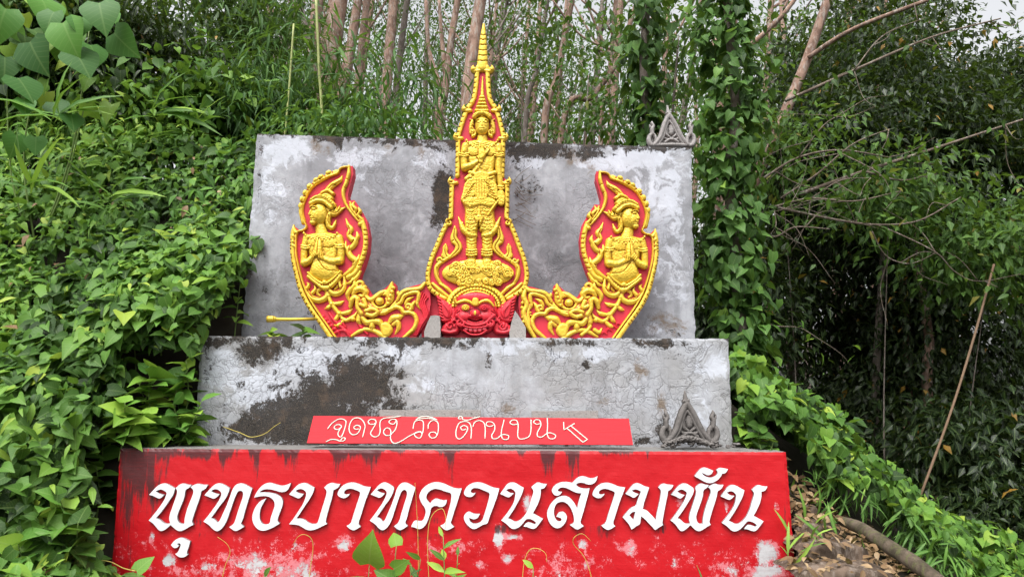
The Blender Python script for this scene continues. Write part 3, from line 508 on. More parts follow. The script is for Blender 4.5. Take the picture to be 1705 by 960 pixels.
# ------------------------------------------------------------------ plank sign with rope lettering, leaning on the ledge
def sign_pt(px, py, off=0.):
    """the plank leans back: its foot stands nearer than its head"""
    Y = 5.66+(739-np.asarray(py, float))/46*.10
    p = P(px, py, 1.0); c = np.array([0, 0, EYE]); d = p-c; p = c+d*np.asarray(Y)[..., None] if np.ndim(Y) else c+d*float(Y)
    p[..., 1] -= off; return p
def build_sign():
    root = empty('sign_board', P(780, 739, 5.67), 'leaning red plank sign with white rope letters and an arrow', 'sign')
    nx = 60; top = np.stack([np.linspace(522, 1047, nx), np.linspace(692, 696.3, nx)+.5*(vnoise(np.arange(nx)*.7, 0*np.arange(nx), 3)-.5)], 1)
    bot = np.stack([np.linspace(511, 1054, nx), np.linspace(737, 739.7, nx)+.8*(vnoise(np.arange(nx)*.8, 0*np.arange(nx), 5)-.5)], 1)
    f = np.vstack([sign_pt(top[:, 0], top[:, 1]), sign_pt(bot[:, 0], bot[:, 1])]); b = f+np.array([0, .028, -.006]); V = np.vstack([f, b]); n = 2*nx
    i = np.arange(nx-1)
    Q = np.vstack([np.stack([i, i+nx, i+nx+1, i+1], 1), np.stack([n+i+1, n+i+nx+1, n+i+nx, n+i], 1), np.stack([i+1, n+i+1, n+i, i], 1), np.stack([nx+i, n+nx+i, n+nx+i+1, nx+i+1], 1),
                   [[0, n, n+nx, nx]], [[nx-1, 2*nx-1, n+2*nx-1, n+nx-1]]])
    mesh_np('plank', V, Q, M['plank'], root, smooth=False)
    s6 = za(500, 680, 6.089); s7 = za(740, 680, 5.328)
    ropes = [s6([(278,205),(320,150),(380,110),(430,105),(465,130),(455,190),(435,250),(415,285),(390,275),(385,245),(405,205),(420,180),(400,162),(365,165),(345,190),(365,210),(395,205),(418,185)]),
      s6([(262,335),(310,312),(360,312),(400,325),(440,325),(460,300),(430,295),(412,318)]),
      s6([(632,290),(650,220),(658,170),(630,115),(580,92),(530,110),(500,170),(500,230),(530,262),(575,255),(605,215),(608,180),(575,168),(545,185),(560,208),(595,203)]),
      s6([(765,145),(740,158),(705,155),(690,130),(715,108),(755,110),(770,140),(745,190),(715,245),(730,275),(765,285),(800,265),(812,220),(808,170),(815,125),(850,98),(930,88),(1022,75)]),
      s6([(975,120),(950,155),(915,150),(900,130),(930,108),(970,112),(982,150),(965,210),(935,245),(915,265),(870,270),(845,240),(865,200),(900,198),(920,230),(915,290),(930,335),(965,350),(1020,330),(1100,280),(1160,250)]),
      s6([(1160,250),(1215,235),(1235,260),(1215,295),(1180,290),(1158,262),(1175,240),(1220,232),(1240,250),(1250,180),(1245,130),(1210,115),(1165,130),(1148,175),(1145,205)]),
      s6([(1170,115),(1215,85),(1275,78),(1330,88),(1385,110),(1370,106),(1280,97),(1200,101)]),
      s6([(1297,205),(1300,160),(1330,125),(1370,120),(1398,150),(1400,220),(1390,260),(1370,290),(1330,295),(1305,265),(1325,240),(1365,240),(1390,265)]),
      s7([(235,268),(240,190),(225,130),(180,112),(130,130),(105,190),(105,245),(130,268),(165,250),(200,200),(205,165),(175,148),(145,165),(160,188),(195,180)]),
      s7([(150,90),(125,88),(135,68),(158,75),(165,95),(210,100),(260,85),(318,70)]),
      s7([(252,162),(270,120),(310,105),(350,125),(362,180),(360,265)]),
      s7([(435,145),(405,158),(372,145),(380,118),(420,118),(445,145),(445,190),(420,235),(430,265),(470,262),(500,237),(530,228),(570,240),(560,270),(520,268),(505,235),(510,180),(530,97)]),
      s7([(650,135),(610,142),(582,125),(600,102),(640,105),(655,150),(650,230),(665,265),(710,265),(755,240),(768,180),(768,97)]),
      s7([(850,130),(820,138),(792,120),(810,98),(845,105),(855,150),(825,210),(828,245),(865,250),(910,218),(945,215),(985,235),(975,262),(935,265),(912,228),(915,150),(912,85)])]
    for r in ropes:
        q = crom(r, 5); tube('rope_letter', sign_pt(q[:, 0], q[:, 1], .005), .0041, M['rope'], root, 6, 0, 0)
    arrow = [s7([(1057,118),(1060,187),(1155,130)]), s7([(1090,175),(1228,297),(1268,272),(1120,150)])]
    parts = []
    for r in arrow:
        q = np.array(r); q = np.vstack([np.linspace(a, b, 8)[:-1] for a, b in zip(q[:-1], q[1:])]+[q[-1:]]); parts.append(tube_arrays(sign_pt(q[:, 0], q[:, 1], .005), .0041, 6))
    v, f = join(parts); mesh_np('rope_arrow', v, f, M['rope'], root)
build_sign()
def rough_box(name, px0, py0, px1, py1, Yf, th, mat, seed, **kw):
    n = 14; t = np.linspace(0, 1, n)
    lp = [(px0+(px1-px0)*u, py0) for u in t]+[(px1, py0+(py1-py0)*u) for u in t[1:4]/t[3]]+[(px1+(px0-px1)*u, py1) for u in t[1:]]+[(px0, py1+(py0-py1)*u) for u in (.33, .66)]
    j = [(x+1.2*(vnoise(x*.3, y*.3, seed)-.5), y+1.2*(vnoise(x*.3, y*.3, seed+5)-.5)) for x, y in lp]
    return prism(name, [j], Yf, th, mat, None, **kw)
rough_box('cement_strip', 632, 682, 800, 700, 5.90, .05, M['rubble'], 3, label='rough grey cement strip behind the middle of the leaning sign', cat='cement strip')
rough_box('cement_strip', 885, 683.5, 996, 704, 5.90, .05, M['rubble'], 8, label='dark speckled cement strip behind the right half of the sign', cat='cement strip')

# ------------------------------------------------------------------ central relief: standing figure in a spired frame above a red guardian face
def axis(y): return 805.4-.0256*(np.asarray(y, float)-40)
prof = np.array([(40, 0), (64, 5), (99, 8.7), (113, 11), (125, 12.5), (151, 14.5), (168, 18), (182, 27), (197, 32.6), (217, 38.4), (227, 41), (293, 40.7), (304, 48), (312, 49.5), (362, 49.8), (372, 56), (390, 64), (410, 72), (430, 80), (450, 85), (465, 85.5), (480, 81), (490, 69), (497, 56)])
def side(sg, rows, inset=0): return [(float(axis(y))+sg*max(w_-inset, 0), y) for y, w_ in rows]
def build_center():
    root = empty('standing_figure_relief', P(795, 566, YB), 'tall spired gold and red relief with a standing figure above a red guardian face', 'relief sculpture')
    ol = side(-1, prof, 1.5)+[(742, 520), (738, 566), (846, 566), (846, 520)]+side(1, prof, 1.5)[::-1]
    prism('backboard', [ol[1:-1]+[(806, 41)]], YB, .11, M['redboard'], root)
    prism('backboard', [[(700, 476), (742, 492), (742, 566), (702, 566)]], YB+.05, .06, M['redboard'], root)
    prism('backboard', [[(846, 492), (884, 480), (886, 566), (846, 566)]], YB+.05, .06, M['redboard'], root)
    # frame
    fr = Rel(700, 36, 890, 512, .65)
    for sg in (-1, 1):
        ins = 4.4
        segs = [[r for r in prof if 112 <= r[0] <= 184], [r for r in prof if 182 <= r[0] <= 228], [r for r in prof if 227 <= r[0] <= 300], [r for r in prof if 304 <= r[0] <= 366], [r for r in prof if r[0] >= 368]]
        for s_ in segs:
            fr.stroke(side(sg, s_, 3.6), 4.0, 5.5, pw=.3); fr.stroke(side(sg, s_, 6.2), 1.3, 4.6, base=.5)
        for yk, wk in ((117, 14.5), (183, 28), (229, 41), (303, 48)):
            x = float(axis(yk))
            fr.ell(x+sg*wk, yk, 5, 4.6, 8); fr.stroke([(x+sg*(wk-10), yk+2), (x+sg*(wk-2), yk+3), (x+sg*(wk+2.5), yk-1), (x+sg*(wk+1), yk-8)], [3.2, 4, 3, .8], 7)
        x = float(axis(372)); fr.stroke(spiral(x+sg*48.5, 371, 6.2, 1.1, -math.pi/2, sg), [2.6, 2.2, 1.6], 8)
    fr.stroke([(805.4, 40), (804.5, 64), (803.6, 99), (803.2, 112)], [1.4, 5.4, 8.6, 9.5], 7, pw=.4)
    for yy in (58, 66, 75, 84, 93, 102): 
        wq = 2.5+(yy-52)*.14; x = float(axis(yy)); fr.groove([(x-wq-3, yy-1), (x-1, yy+2), (x+1, yy+2), (x+wq+3, yy-1)], .7, 2.2)
    # toothed outer edge
    pts = [(y, w_) for y, w_ in prof if y >= 118]
    yy = np.array([p[0] for p in pts], float); ww = np.array([p[1] for p in pts], float)
    s = np.concatenate([[0], np.cumsum(np.hypot(np.diff(yy), np.diff(ww)))])
    for q in np.arange(6, s[-1]-4, 8.6):
        y = np.interp(q, s, yy); w_ = np.interp(q, s, ww); y2 = np.interp(q+1, s, yy); w2 = np.interp(q+1, s, ww); t = np.array([w2-w_, y2-y]); t /= np.hypot(*t)+1e-9; nr = np.array([t[1], -t[0]])
        for sg in (-1, 1):
            x = float(axis(y)); a = (x+sg*(w_+nr[0]*1.), y+nr[1]*1.); b = (x+sg*(w_-nr[0]*2.6), y-nr[1]*2.6); fr.groove([a, b], .8, 4.2, False)
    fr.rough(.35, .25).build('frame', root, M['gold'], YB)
    # figure
    f = Rel(755, 125, 845, 452, .5)
    f.poly([(774, 240), (786, 235), (803, 233), (820, 236), (831, 241), (828, 262), (823, 284), (824, 300), (782, 300), (783, 284), (776, 262)], 9, 7)      # torso
    f.ell(790, 254, 11, 9, 2.4, 8); f.ell(816, 254, 11, 9, 2.4, 8); f.groove([(779, 258), (787, 263), (797, 261)], .8, 2.5); f.groove([(809, 261), (818, 263), (825, 258)], .8, 2.5)
    f.ell(803, 276, 14, 14, 1.6, 8.5); f.ell(802, 284, 1.6, 1.3, 0, 0); f.groove([(801, 283), (803, 284)], .8, 2)
    f.stroke([(803, 224), (803, 238)], [8, 10], 9)
    # necklace
    for r_, k in ((15, 1.1), (19, 1.0), (23, .9)):
        a = np.linspace(.25, math.pi-.25, 14); f.ridge(np.stack([803+r_*np.cos(a)*1.15, 230+r_*np.sin(a)*.75], 1), k, 1.3)
    for a in np.linspace(.3, math.pi-.3, 13): f.ell(803+24*math.cos(a)*1.12, 231+24*math.sin(a)*.78, 1.9, 2.2, 2, 9)
    # skirt, sash layers and trousers
    f.poly([(783, 290), (823, 290), (827, 312), (825, 335), (823, 352), (824, 385), (800, 387), (797, 380), (793, 387), (775, 386), (774, 350), (770, 338), (774, 315)], 10, 6)
    f.poly([(776, 305), (790, 298), (800, 305), (793, 328), (769, 338), (771, 322)], 3, 3, 9); f.poly([(826, 308), (812, 300), (804, 306), (812, 328), (829, 334), (829, 320)], 3, 3, 9)
    f.poly([(790, 292), (814, 292), (812, 332), (792, 332)], 3.4, 3, 9.5)
    f.poly([(770, 338), (785, 331), (812, 331), (826, 337), (818, 347), (800, 344), (782, 348)], 3.5, 3, 9)
    f.stroke([(783, 290), (803, 295), (824, 290)], 3.4, 3, 9.5); f.stroke([(784, 297), (803, 302), (823, 297)], 1.5, 2, 10.5)
    for k in range(5): f.groove([(794+k*4.4, 303), (794+k*4.5, 331)], .6, 1.1, False)
    for k in range(5):
        f.groove([(772+k*3.4, 334-k*5), (781+k*2.5, 329-k*5)], .7, 2); f.groove([(827-k*3.0, 331-k*5), (818-k*2.2, 327-k*5)], .7, 2)
        f.groove([(776+k*.6, 352+k*7), (784, 356+k*7), (792, 352+k*7)], .6, 1.1); f.groove([(804, 352+k*7), (812, 356+k*7), (821-k*.3, 352+k*7)], .6, 1.1)
    f.stroke([(798.5, 346), (798, 362)], [1.5, 3.5], 4, 9.5); f.poly([(791, 364), (798, 360), (805, 364), (803, 372), (798, 379), (793, 372)], 4, 2.5, 10)
    f.groove([(797.5, 372), (797.5, 390)], 1.2, 8)
    for yy in range(304, 384, 5):
        for xx in range(776, 824, 5): 
            if abs(xx-802) > 12 or yy > 346: f.groove([(xx-2+(yy//5 % 2)*2.5, yy), (xx+(yy//5 % 2)*2.5, yy+2.2), (xx+2+(yy//5 % 2)*2.5, yy)], .45, .9, False)
    for sg, cx in ((-1, 785.5), (1, 811)):
        f.stroke([(cx, 380), (cx+sg*.3, 400), (cx, 425), (cx-sg*.3, 440)], [10.5, 9, 7.8, 7.2], 9.5)                     # shin
        f.stroke([(cx-sg*7, 393), (cx+sg*4, 392), (cx+sg*13, 384), (cx+sg*17, 375), (cx+sg*22 if sg > 0 else cx-22, 362)], [3, 5, 5, 3.8, .8], 7, 4)   # flared knee flame
        f.stroke([(cx+sg*8, 388), (cx+sg*16, 380), (cx+sg*15, 372)], [3, 2.6, 1], 4, 7)
        for yy in (417, 421, 425): f.stroke([(cx-8.4, yy), (cx, yy+1.5), (cx+8.4, yy)], 1.5, 1.6, 8.6)
        for yy in (396, 402, 407): f.groove([(cx-8, yy-2), (cx, yy+2), (cx+8, yy-2)], .8, 1.6)
        f.poly([(cx-7, 432), (cx+7, 432), (cx+8.5, 445), (cx+7, 449), (cx-7, 449), (cx-8.5, 445)], 11, 5)
        for k in range(5): f.ell(cx-6.4+k*3.2, 447.5, 1.9, 3, 4, 8.5)
    # arms
    f.stroke([(776, 245), (773, 262), (774, 280)], [7.2, 6.6, 6.4], 8, 3); f.stroke([(774, 281), (786, 277), (799, 269)], [6.4, 5.6, 4.4], 8, 6)
    for k in range(3): f.stroke([(795+k*2.2, 264+k*-.6), (798+k*2.2, 268), (799.5+k*2, 274)], 1.2, 2, 12)
    f.poly([(797, 266), (798, 254), (804, 252), (810, 258), (807, 266), (801, 270)], 5, 3, 10)
    for k, (dx, ln) in enumerate(((0, 12), (3, 14), (6, 12))): f.stroke([(799+dx, 258), (798.6+dx, 258-ln)], [1.7, 1.1], 2.6, 11)
    f.stroke([(806, 262), (811, 257), (815, 251)], [2, 1.8, 1.2], 3, 11); f.stroke([(806, 265), (800, 276), (797, 283)], [2, 1.8, 1], 2.5, 10)
    f.stroke([(830, 246), (831, 264), (830, 280), (832, 300), (834, 316)], [7, 6.4, 6, 5.2, 4.2], 8, 3)
    for yy, x in ((258, 773), (261.5, 773), (258, 831), (261.5, 831)): f.stroke([(x-7.5, yy), (x, yy+1.6), (x+7.5, yy)], 1.4, 1.6, 10)
    f.ell(773, 254, 3, 4, 2.5, 10); f.ell(831, 254, 3, 4, 2.5, 10)
    for yy in (312, 315.5): f.stroke([(829, yy), (834, yy+1), (839, yy)], 1.3, 2, 7.5)
    f.poly([(829, 320), (838, 319), (841, 330), (838, 342), (831, 343), (828, 332)], 6, 3, 5)
    for k in range(4): f.stroke([(831+k*2.8, 330), (831+k*2.5, 344-abs(k-1.5)*1.5)], [1.6, 1.2], 2.4, 9)
    f.stroke([(829, 337), (821, 348), (813, 360)], [2.2, 2.6, 2.4], 5, 8)
    # sash over the hip
    f.stroke([(777, 300), (788, 290), (796, 280)], [3.5, 3, 1.2], 3, 9)
    # head
    f.ell(803, 211, 12, 17.5, 12, 3); f.ell(803, 217, 10, 11, 11, 4.4)
    f.stroke([(803, 204), (803, 213)], [1.5, 2.5], 3, 13.2); f.ell(803, 213.4, 3.2, 1.8, 2.2, 13.2)
    for sg in (-1, 1):
        f.stroke([(803+sg*2, 205), (803+sg*6, 202.6), (803+sg*10, 205)], .8, 1.3, 12.8); f.ell(803+sg*5.6, 207.6, 3.4, 1.7, 1.3, 12.6); f.groove([(803+sg*2.4, 208.4), (803+sg*5.6, 209.4), (803+sg*9, 208)], .55, 1.5)
        f.stroke(spiral(803+sg*16, 222, 6, 1.3, math.pi/2, sg), [2.6, 1.6], 5, 2); f.stroke([(803+sg*13, 198), (803+sg*17, 206), (803+sg*19, 214), (803+sg*20, 222)], [2.4, 3.4, 3.4, 2], 5, 2)
        for k in range(4): f.stroke([(803+sg*15, 203+k*6), (803+sg*20.5, 200+k*6)], [1.8, .8], 4, 3)
    f.stroke([(799, 217.5), (803, 217), (807, 217.5)], [.7, 1.3, .7], 1.6, 13.6); f.stroke([(800, 219.6), (803, 220.2), (806, 219.6)], [.7, 1.2, .7], 1.4, 13.6); f.groove([(798.6, 218.6), (803, 218.8), (807.4, 218.6)], .5, 1.6); f.ell(803, 198.6, 1, 1, 1, 14.4)
    f.stroke([(790, 198), (796, 193.5), (803, 192.5), (810, 193.5), (816, 198)], 3.6, 5, 10); 
    for a in np.linspace(-1, 1, 11): f.ell(803+13*a, 191.5+abs(a)**2*4, 1.5, 2.1, 2.5, 13)
    for yy, hw in ((187, 11.5), (181, 9.3), (175.5, 7.3), (170, 5.6), (165, 4.2)): x = float(axis(yy))+.8; f.stroke([(x-hw+2, yy), (x+hw-2, yy)], 3.1, 7.5, 4)
    f.stroke([(803, 166), (803.2, 150), (803.8, 129)], [3.6, 2.4, .8], 6, 2.5)
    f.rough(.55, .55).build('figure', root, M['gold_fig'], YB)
    # clouds
    c = Rel(734, 428, 858, 482, .55)
    c.ell(796, 455, 60, 23, 9, 0, 0, .25)
    rr = random.Random(5)
    for k in range(64):
        a = rr.uniform(0, 2*math.pi); q = math.sqrt(rr.random()); x = 796+56*q*math.cos(a); y = 455+20*q*math.sin(a); r_ = rr.uniform(4, 8.5)
        c.ell(x, y, r_, r_*.9, 3.4, 7+1.5*(1-q), 0, .35)
        c.groove(spiral(x, y, r_*.7, 1.2, rr.uniform(0, 6), rr.choice((-1, 1))), .6, 1.7)
    c.rough(.3, .3).build('cloud_base', root, M['gold'], YB)
    # flame scrolls beside the legs
    for sg in (-1, 1):
        fl = Rel(715, 365, 880, 500, .6); mx = lambda q: [(796.5+sg*a, b) for a, b in q]
        mx = lambda q: [(794.5+sg*a, b) for a, b in q]
        fl.poly(mx([(37, 375), (32.5, 386), (33, 395), (26, 405), (25, 415), (32, 424), (44, 431), (55, 437), (58, 432), (47, 425), (39, 417), (37, 410), (43, 405), (45, 396), (41.5, 385)]), 5.5, 3)
        fl.poly(mx([(52, 405), (48, 414), (49, 421), (43, 427), (52, 433), (60, 427), (58, 418), (57, 411)]), 5.5, 3)
        fl.stroke(mx([(56, 435), (64, 440), (68, 447), (67.5, 458), (63, 468), (53, 478)]), [3, 4, 4.2, 4, 3.4, 2.4], 5.5); fl.stroke(spiral(794.5+sg*63, 434, 5, 1.1, 0, sg), [2.6, 1.8], 6)
        fl.stroke(mx([(74, 472), (62, 483), (48, 494)]), [2.6, 3.8, 3.2], 6); fl.stroke(mx([(62, 472), (50, 480), (40, 490)]), [2.4, 3.4, 3], 6)
        for q in ([(37, 382), (38, 396), (31, 408), (31, 416), (42, 427)], [(53, 410), (53, 420), (50, 428)], [(67, 446), (64, 460), (57, 472)], [(39, 401), (44, 404)], [(58, 421), (62, 425)]): fl.groove(mx(q), .8, 2.2)
        fl.build('flame_scroll', root, M['gold'], YB)
    # guardian's tiara
    t = Rel(744, 464, 846, 514, .55); a = np.linspace(math.pi*1.02, 2*math.pi-.06, 22)
    for r_, th, h in ((46, 5.5, 6), (38, 4.2, 8), (32.5, 3, 10)): t.stroke(np.stack([793+r_*np.cos(a), 512+r_*.78*np.sin(a)], 1), th, h)
    for q in a[::1]:
        t.ell(793+38*math.cos(q), 512+38*.78*math.sin(q), 2.6, 2.9, 3.4, 7); t.ell(793+44.5*math.cos(q+.07), 511+44.5*.78*math.sin(q+.07), 2.1, 2.4, 3, 5)
    t.build('tiara', root, M['gold'], YB, z0=2)
    # red guardian face
    g = Rel(722, 484, 868, 562, .5)
    g.poly([(764, 492), (792, 488), (821, 492), (828, 510), (830, 530), (822, 548), (806, 557), (780, 557), (764, 548), (756, 530), (758, 510)], 14, 12)
    g.ell(792, 497, 26, 8, 4, 12); g.ell(775, 528, 11, 8, 5, 12); g.ell(809, 528, 11, 8, 5, 12)
    for x in (776.2, 806.7): g.ell(x, 514, 9.5, 6.5, 3, 13)
    g.ell(792, 524, 9, 8, 9, 13); g.ell(784.5, 528, 4.5, 3.6, 6, 13); g.ell(799.5, 528, 4.5, 3.6, 6, 13); g.groove([(781, 533), (792, 536), (803, 533)], 1.2, 6)
    g.stroke([(762, 527), (768, 533), (777, 540), (792, 543), (807, 540), (816, 533), (823, 527)], [3.4, 2.6, 2.4, 2.4, 2.4, 2.6, 3.4], 5, 14); g.stroke([(766, 541), (778, 546), (792, 547.5), (806, 546), (818, 541)], [2.4, 2, 2, 2, 2.4], 4, 14)
    g.groove([(773, 549), (792, 551.5), (811, 549)], 2.4, 5); g.stroke([(773, 551), (782, 557), (792, 558.5), (802, 557), (811, 551)], 1.8, 4, 12)
    for sg in (-1, 1):
        m = lambda q: [(792.5+sg*a_, b) for a_, b in q]
        g.stroke(spiral(792.5+sg*25, 538, 7, 1.2, math.pi if sg > 0 else 0, -sg), [3.2, 2], 6, 12)
        for k in range(3): g.stroke(m([(22+k*2, 531+k*2.5), (30+k*3, 528+k*3), (36+k*2, 531+k*4), (40, 527+k*5)]), [2, 2.6, 2.2, .8], 4, 9)
        for k in range(2): g.groove(m([(26+k*4, 520-k*2), (33+k*2, 524), (36, 530)]), .8, 2)
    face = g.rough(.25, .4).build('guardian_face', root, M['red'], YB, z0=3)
    for sg in (-1, 1):
        m = lambda q: [(793.8+sg*a_, b) for a_, b in q]
        e = Rel(722, 484, 868, 562, .55)
        e.poly(m([(66.5, 492), (55, 499), (42, 506), (33, 516), (35, 530), (44, 536), (56, 537), (62, 528), (63, 512)]), 7, 4); e.poly(m([(56, 503), (46, 511), (40, 520), (44, 530), (52, 529), (57, 518)]), 3, 2.5, 6.5); e.stroke(m([(54, 508), (46, 518), (46, 527)]), [1, 2, 1], 3, 9)
        for k in range(7): e.groove(m([(65.5-k*.7, 499+k*5), (59-k*.6, 502+k*5)]), .9, 3)
        for k in range(4): e.groove(m([(50-k*5, 502+k*3.5), (47-k*4, 507+k*3.5)]), .8, 2)
        e.build('ear', face, M['red'], YB, z0=4)
        b = Rel(722, 525, 868, 562, .55)
        b.poly(m([(58, 546), (50, 537), (40, 534), (30, 538), (27, 548), (32, 557), (45, 558), (57, 556)]), 8, 5); b.stroke(m([(34, 552), (44, 554), (57, 551), (60, 553)]), [3, 3.4, 2.6, 1], 4, 7); b.stroke(spiral(793.8+sg*43, 544, 6.5, 1.2, 0, sg), [2.2, 1.4], 3, 8)
        for k in range(4): b.groove(m([(36+k*6, 536+k), (38+k*5, 542)]), .8, 2.5)
        b.build('cheek_leaf', face, M['red'], YB, z0=4)
    br = Rel(756, 496, 830, 518, .5)
    br.stroke([(761, 507), (766, 505), (775, 502.5), (783, 504.5), (788, 508)], [1.6, 2.8, 3.2, 2.8, 2.6], 4.5); br.stroke([(797, 508), (803, 504), (811, 502.5), (817, 505.5), (822, 511)], [2.6, 2.8, 3.2, 2.6, 1.6], 4.5)
    br.poly([(788, 499), (797, 499), (797.5, 511), (787.5, 511)], 6, 2.5); br.stroke([(761, 506), (759, 498), (764, 492)], [2, 2.4, 1], 4)
    br.build('eyebrows', face, M['gold'], YB, z0=17)
    for x, mt, nm in ((776.2, 'gold', 'gold painted eye'), (806.7, 'red', 'red painted eye')):
        ey = Rel(x-9, 505, x+9, 523, .4); ey.ell(x, 514, 6.6, 5.4, 3); ey.stroke([(x+3.6*math.cos(q), 514+3.4*math.sin(q)) for q in np.linspace(0, 6.28, 12)], 1, 1.5, 2.4); ey.ell(x, 514, 1.7, 1.7, 2.2, 2.6); ey.groove([(x+5*math.cos(q), 514+4.4*math.sin(q)) for q in np.linspace(0, 6.28, 14)], .6, 1.2)
        ey.build('eye', face, M[mt], YB, z0=18, label=nm)
    n_ = Rel(787, 517, 797, 530, .5); n_.ell(792.2, 523.5, 2.3, 4, 2.4); n_.build('nose_tip', face, M['gold'], YB, z0=24)
    for k in range(5):
        x = 777.5+k*7.3; yq = 550.6-.045*(x-792)**2*.28; th = Rel(x-5, yq-5, x+5, yq+6, .5); th.poly([(x-3.3, yq-3), (x+3.3, yq-3), (x+3.1, yq+2.5), (x, yq+3.8), (x-3.1, yq+2.5)], 4, 2); th.build('tooth', face, M['tooth'], YB, z0=14)
build_center()
def chunk(pts, Yf, th, seed, **kw):
    o = prism('stone_block', [pts], Yf, th, M['rubble'], None, **kw)
chunk([(707, 566), (706, 552), (712, 536), (717, 525.5), (724, 524.5), (732, 525.5), (733.5, 545), (733, 566)], YB-.10, .14, 1, label='squared grey cement block left of the red guardian face', cat='stone block')
chunk([(849, 566), (848, 552), (852, 535), (857.5, 517), (864, 526), (872, 539), (875.5, 545), (875.5, 566)], YB-.08, .14, 2, label='pointed grey cement block right of the red guardian face', cat='stone block')

# ------------------------------------------------------------------ side reliefs with praying figures
def build_side(mirror):
    if mirror:
        T = lambda x, y: (1580.-np.asarray(x), np.asarray(y)+9-8*(np.asarray(y)-275)/283.)
        Tp = lambda x, y: tuple(float(v) for v in T(x, y))
        root = empty('praying_figure_relief', P(995, 566, YB), 'curved gold and red relief with a praying figure facing right, right of centre', 'relief sculpture', 'pair of side reliefs')
    else:
        T = None; Tp = None
        root = empty('praying_figure_relief', P(590, 566, YB), 'curved gold and red relief with a praying figure facing left, left of centre', 'relief sculpture', 'pair of side reliefs')
    gm = M['gold_aged']; fl = mirror
    kw = dict(T=T, flip=fl)
    outl = [(587, 276), (575, 279), (563, 283), (550, 288), (537, 295), (522, 304), (511, 317), (503, 332), (499, 348), (502, 364), (510, 377), (506, 385), (499, 384), (490, 376), (486, 388), (485, 425), (491, 453), (498, 480), (508, 503), (521, 523), (536, 541), (552, 566), (690, 566), (701, 549), (713, 531), (717, 506), (716, 482), (708, 471), (691, 475), (674, 480), (661, 488), (658, 472), (653, 469), (640, 481), (629, 488), (619, 492), (611, 478), (602, 467), (598, 464), (600, 456), (606, 441), (613, 418), (615, 392), (611, 368), (601, 350), (590, 333), (580, 334), (579, 324), (583, 308), (588, 290)]
    prism('backboard', [outl], YB, .12, M['redboard'], root, T=Tp)
    fr = Rel(478, 270, 625, 562, .6)
    fr.stroke([(552, 562), (537, 540), (524, 522), (511, 502), (501, 480), (494, 453), (488.5, 425), (488, 400), (490, 384)], 4.6, 6, pw=.35)
    fr.stroke([(560, 562), (545, 540), (530, 519), (517, 498), (507, 476), (499.5, 450), (494, 425), (493.5, 400), (496, 387), (505, 384), (511, 378), (506, 366), (503, 348), (507, 333), (515, 319), (525, 307), (540, 298), (555, 292), (563, 289), (567, 282), (574, 279), (580, 279)], 2.0, 6.5)
    fr.stroke([(506, 370), (502, 352), (505, 336), (512, 321), (521, 309), (536, 299), (551, 291), (561, 287)], 4.3, 5.2, pw=.35)
    fr.stroke([(494, 388), (490, 382), (489, 375)], [4, 3.2, 1], 7.5); fr.ell(489.5, 394, 4, 5, 7); fr.ell(489.5, 410, 3.6, 4.5, 7); fr.ell(489.5, 403, 2.6, 2.6, 8)
    fr.stroke([(581, 277), (581, 290), (577, 305), (572, 318), (573, 331), (579, 345), (590, 360), (601, 372)], [2.4, 3.6, 3.6, 3.4, 3, 2.6, 2.4, 2], 6.5)
    fr.stroke([(602, 366), (607, 382), (609, 398), (608, 415), (603, 432), (597, 446), (590, 456), (580, 462)], 4.4, 6, pw=.35)
    fr.stroke([(590, 336), (588, 343), (593, 349), (592, 356)], [1, 3.2, 3.4, 2], 7.5); fr.stroke([(597, 346), (600, 353), (597, 359), (603, 366)], [1.4, 3.4, 3.2, 3], 7.5); fr.stroke([(583, 338), (587, 350), (596, 362)], [2.4, 3, 2.4], 5.5); fr.ell(600, 374, 4, 4, 8)
    pth = crom([(537, 540), (524, 522), (511, 502), (501, 480), (493, 453), (487, 425), (487, 395)], 6)
    L = np.concatenate([[0], np.cumsum(np.hypot(*np.diff(pth, axis=0).T))])
    for q in np.arange(3, L[-1], 7.2):
        i = min(np.searchsorted(L, q), len(pth)-2); p = pth[i]; t = pth[i+1]-p; t = t/np.hypot(*t); nr = np.array([-t[1], t[0]]); nr = nr if nr[0] < 0 else -nr; fr.groove([p+nr*6, p+nr*1.2], .9, 4.2, False)
    pth = crom([(504, 352), (506, 336), (513, 321), (522, 309), (537, 298), (552, 290)], 6); L = np.concatenate([[0], np.cumsum(np.hypot(*np.diff(pth, axis=0).T))])
    for q in np.arange(6, L[-1], 12): 
        i = min(np.searchsorted(L, q), len(pth)-2); p = pth[i]; t = pth[i+1]-p; t = t/np.hypot(*t); nr = np.array([t[1], -t[0]]); nr = nr if nr[1] < 0 else -nr; fr.ell(p[0]+nr[0]*3.5, p[1]+nr[1]*3.5, 5, 3.2, 2.6, 5, math.atan2(t[1], t[0])); fr.groove([p+nr*7+t*6, p+t*6], 1., 4, False)
    pth = crom([(579, 290), (574, 318), (578, 342)], 6)
    for p in pth[2::3]: fr.groove([p+[1, 0], p+[5, 1]], .9, 3, False)
    pth = crom([(607, 382), (609, 398), (608, 415), (603, 432), (595, 448)], 6)
    for p in pth[1::3]: fr.groove([p+[0, 0], p+[6, -1]], .9, 3.5, False)
    fr.rough(.4, .25).build('frame', root, gm, YB, **kw)
    # figure
    f = Rel(498, 285, 582, 475, .5)
    f.poly([(511, 394), (522, 389), (537, 386), (556, 389), (568, 394), (566, 415), (562, 440), (567, 458), (543, 470), (517, 458), (519, 438), (513, 415)], 9, 7)
    f.ell(524, 404, 10, 8.5, 2.2, 8); f.ell(550, 405, 11, 9, 2.2, 8); f.ell(541, 448, 21, 15, 3, 8.5); f.groove([(532, 434), (545, 450), (565, 452)], .7, 2.2); f.groove([(541, 413), (552, 414), (561, 409)], .7, 2)
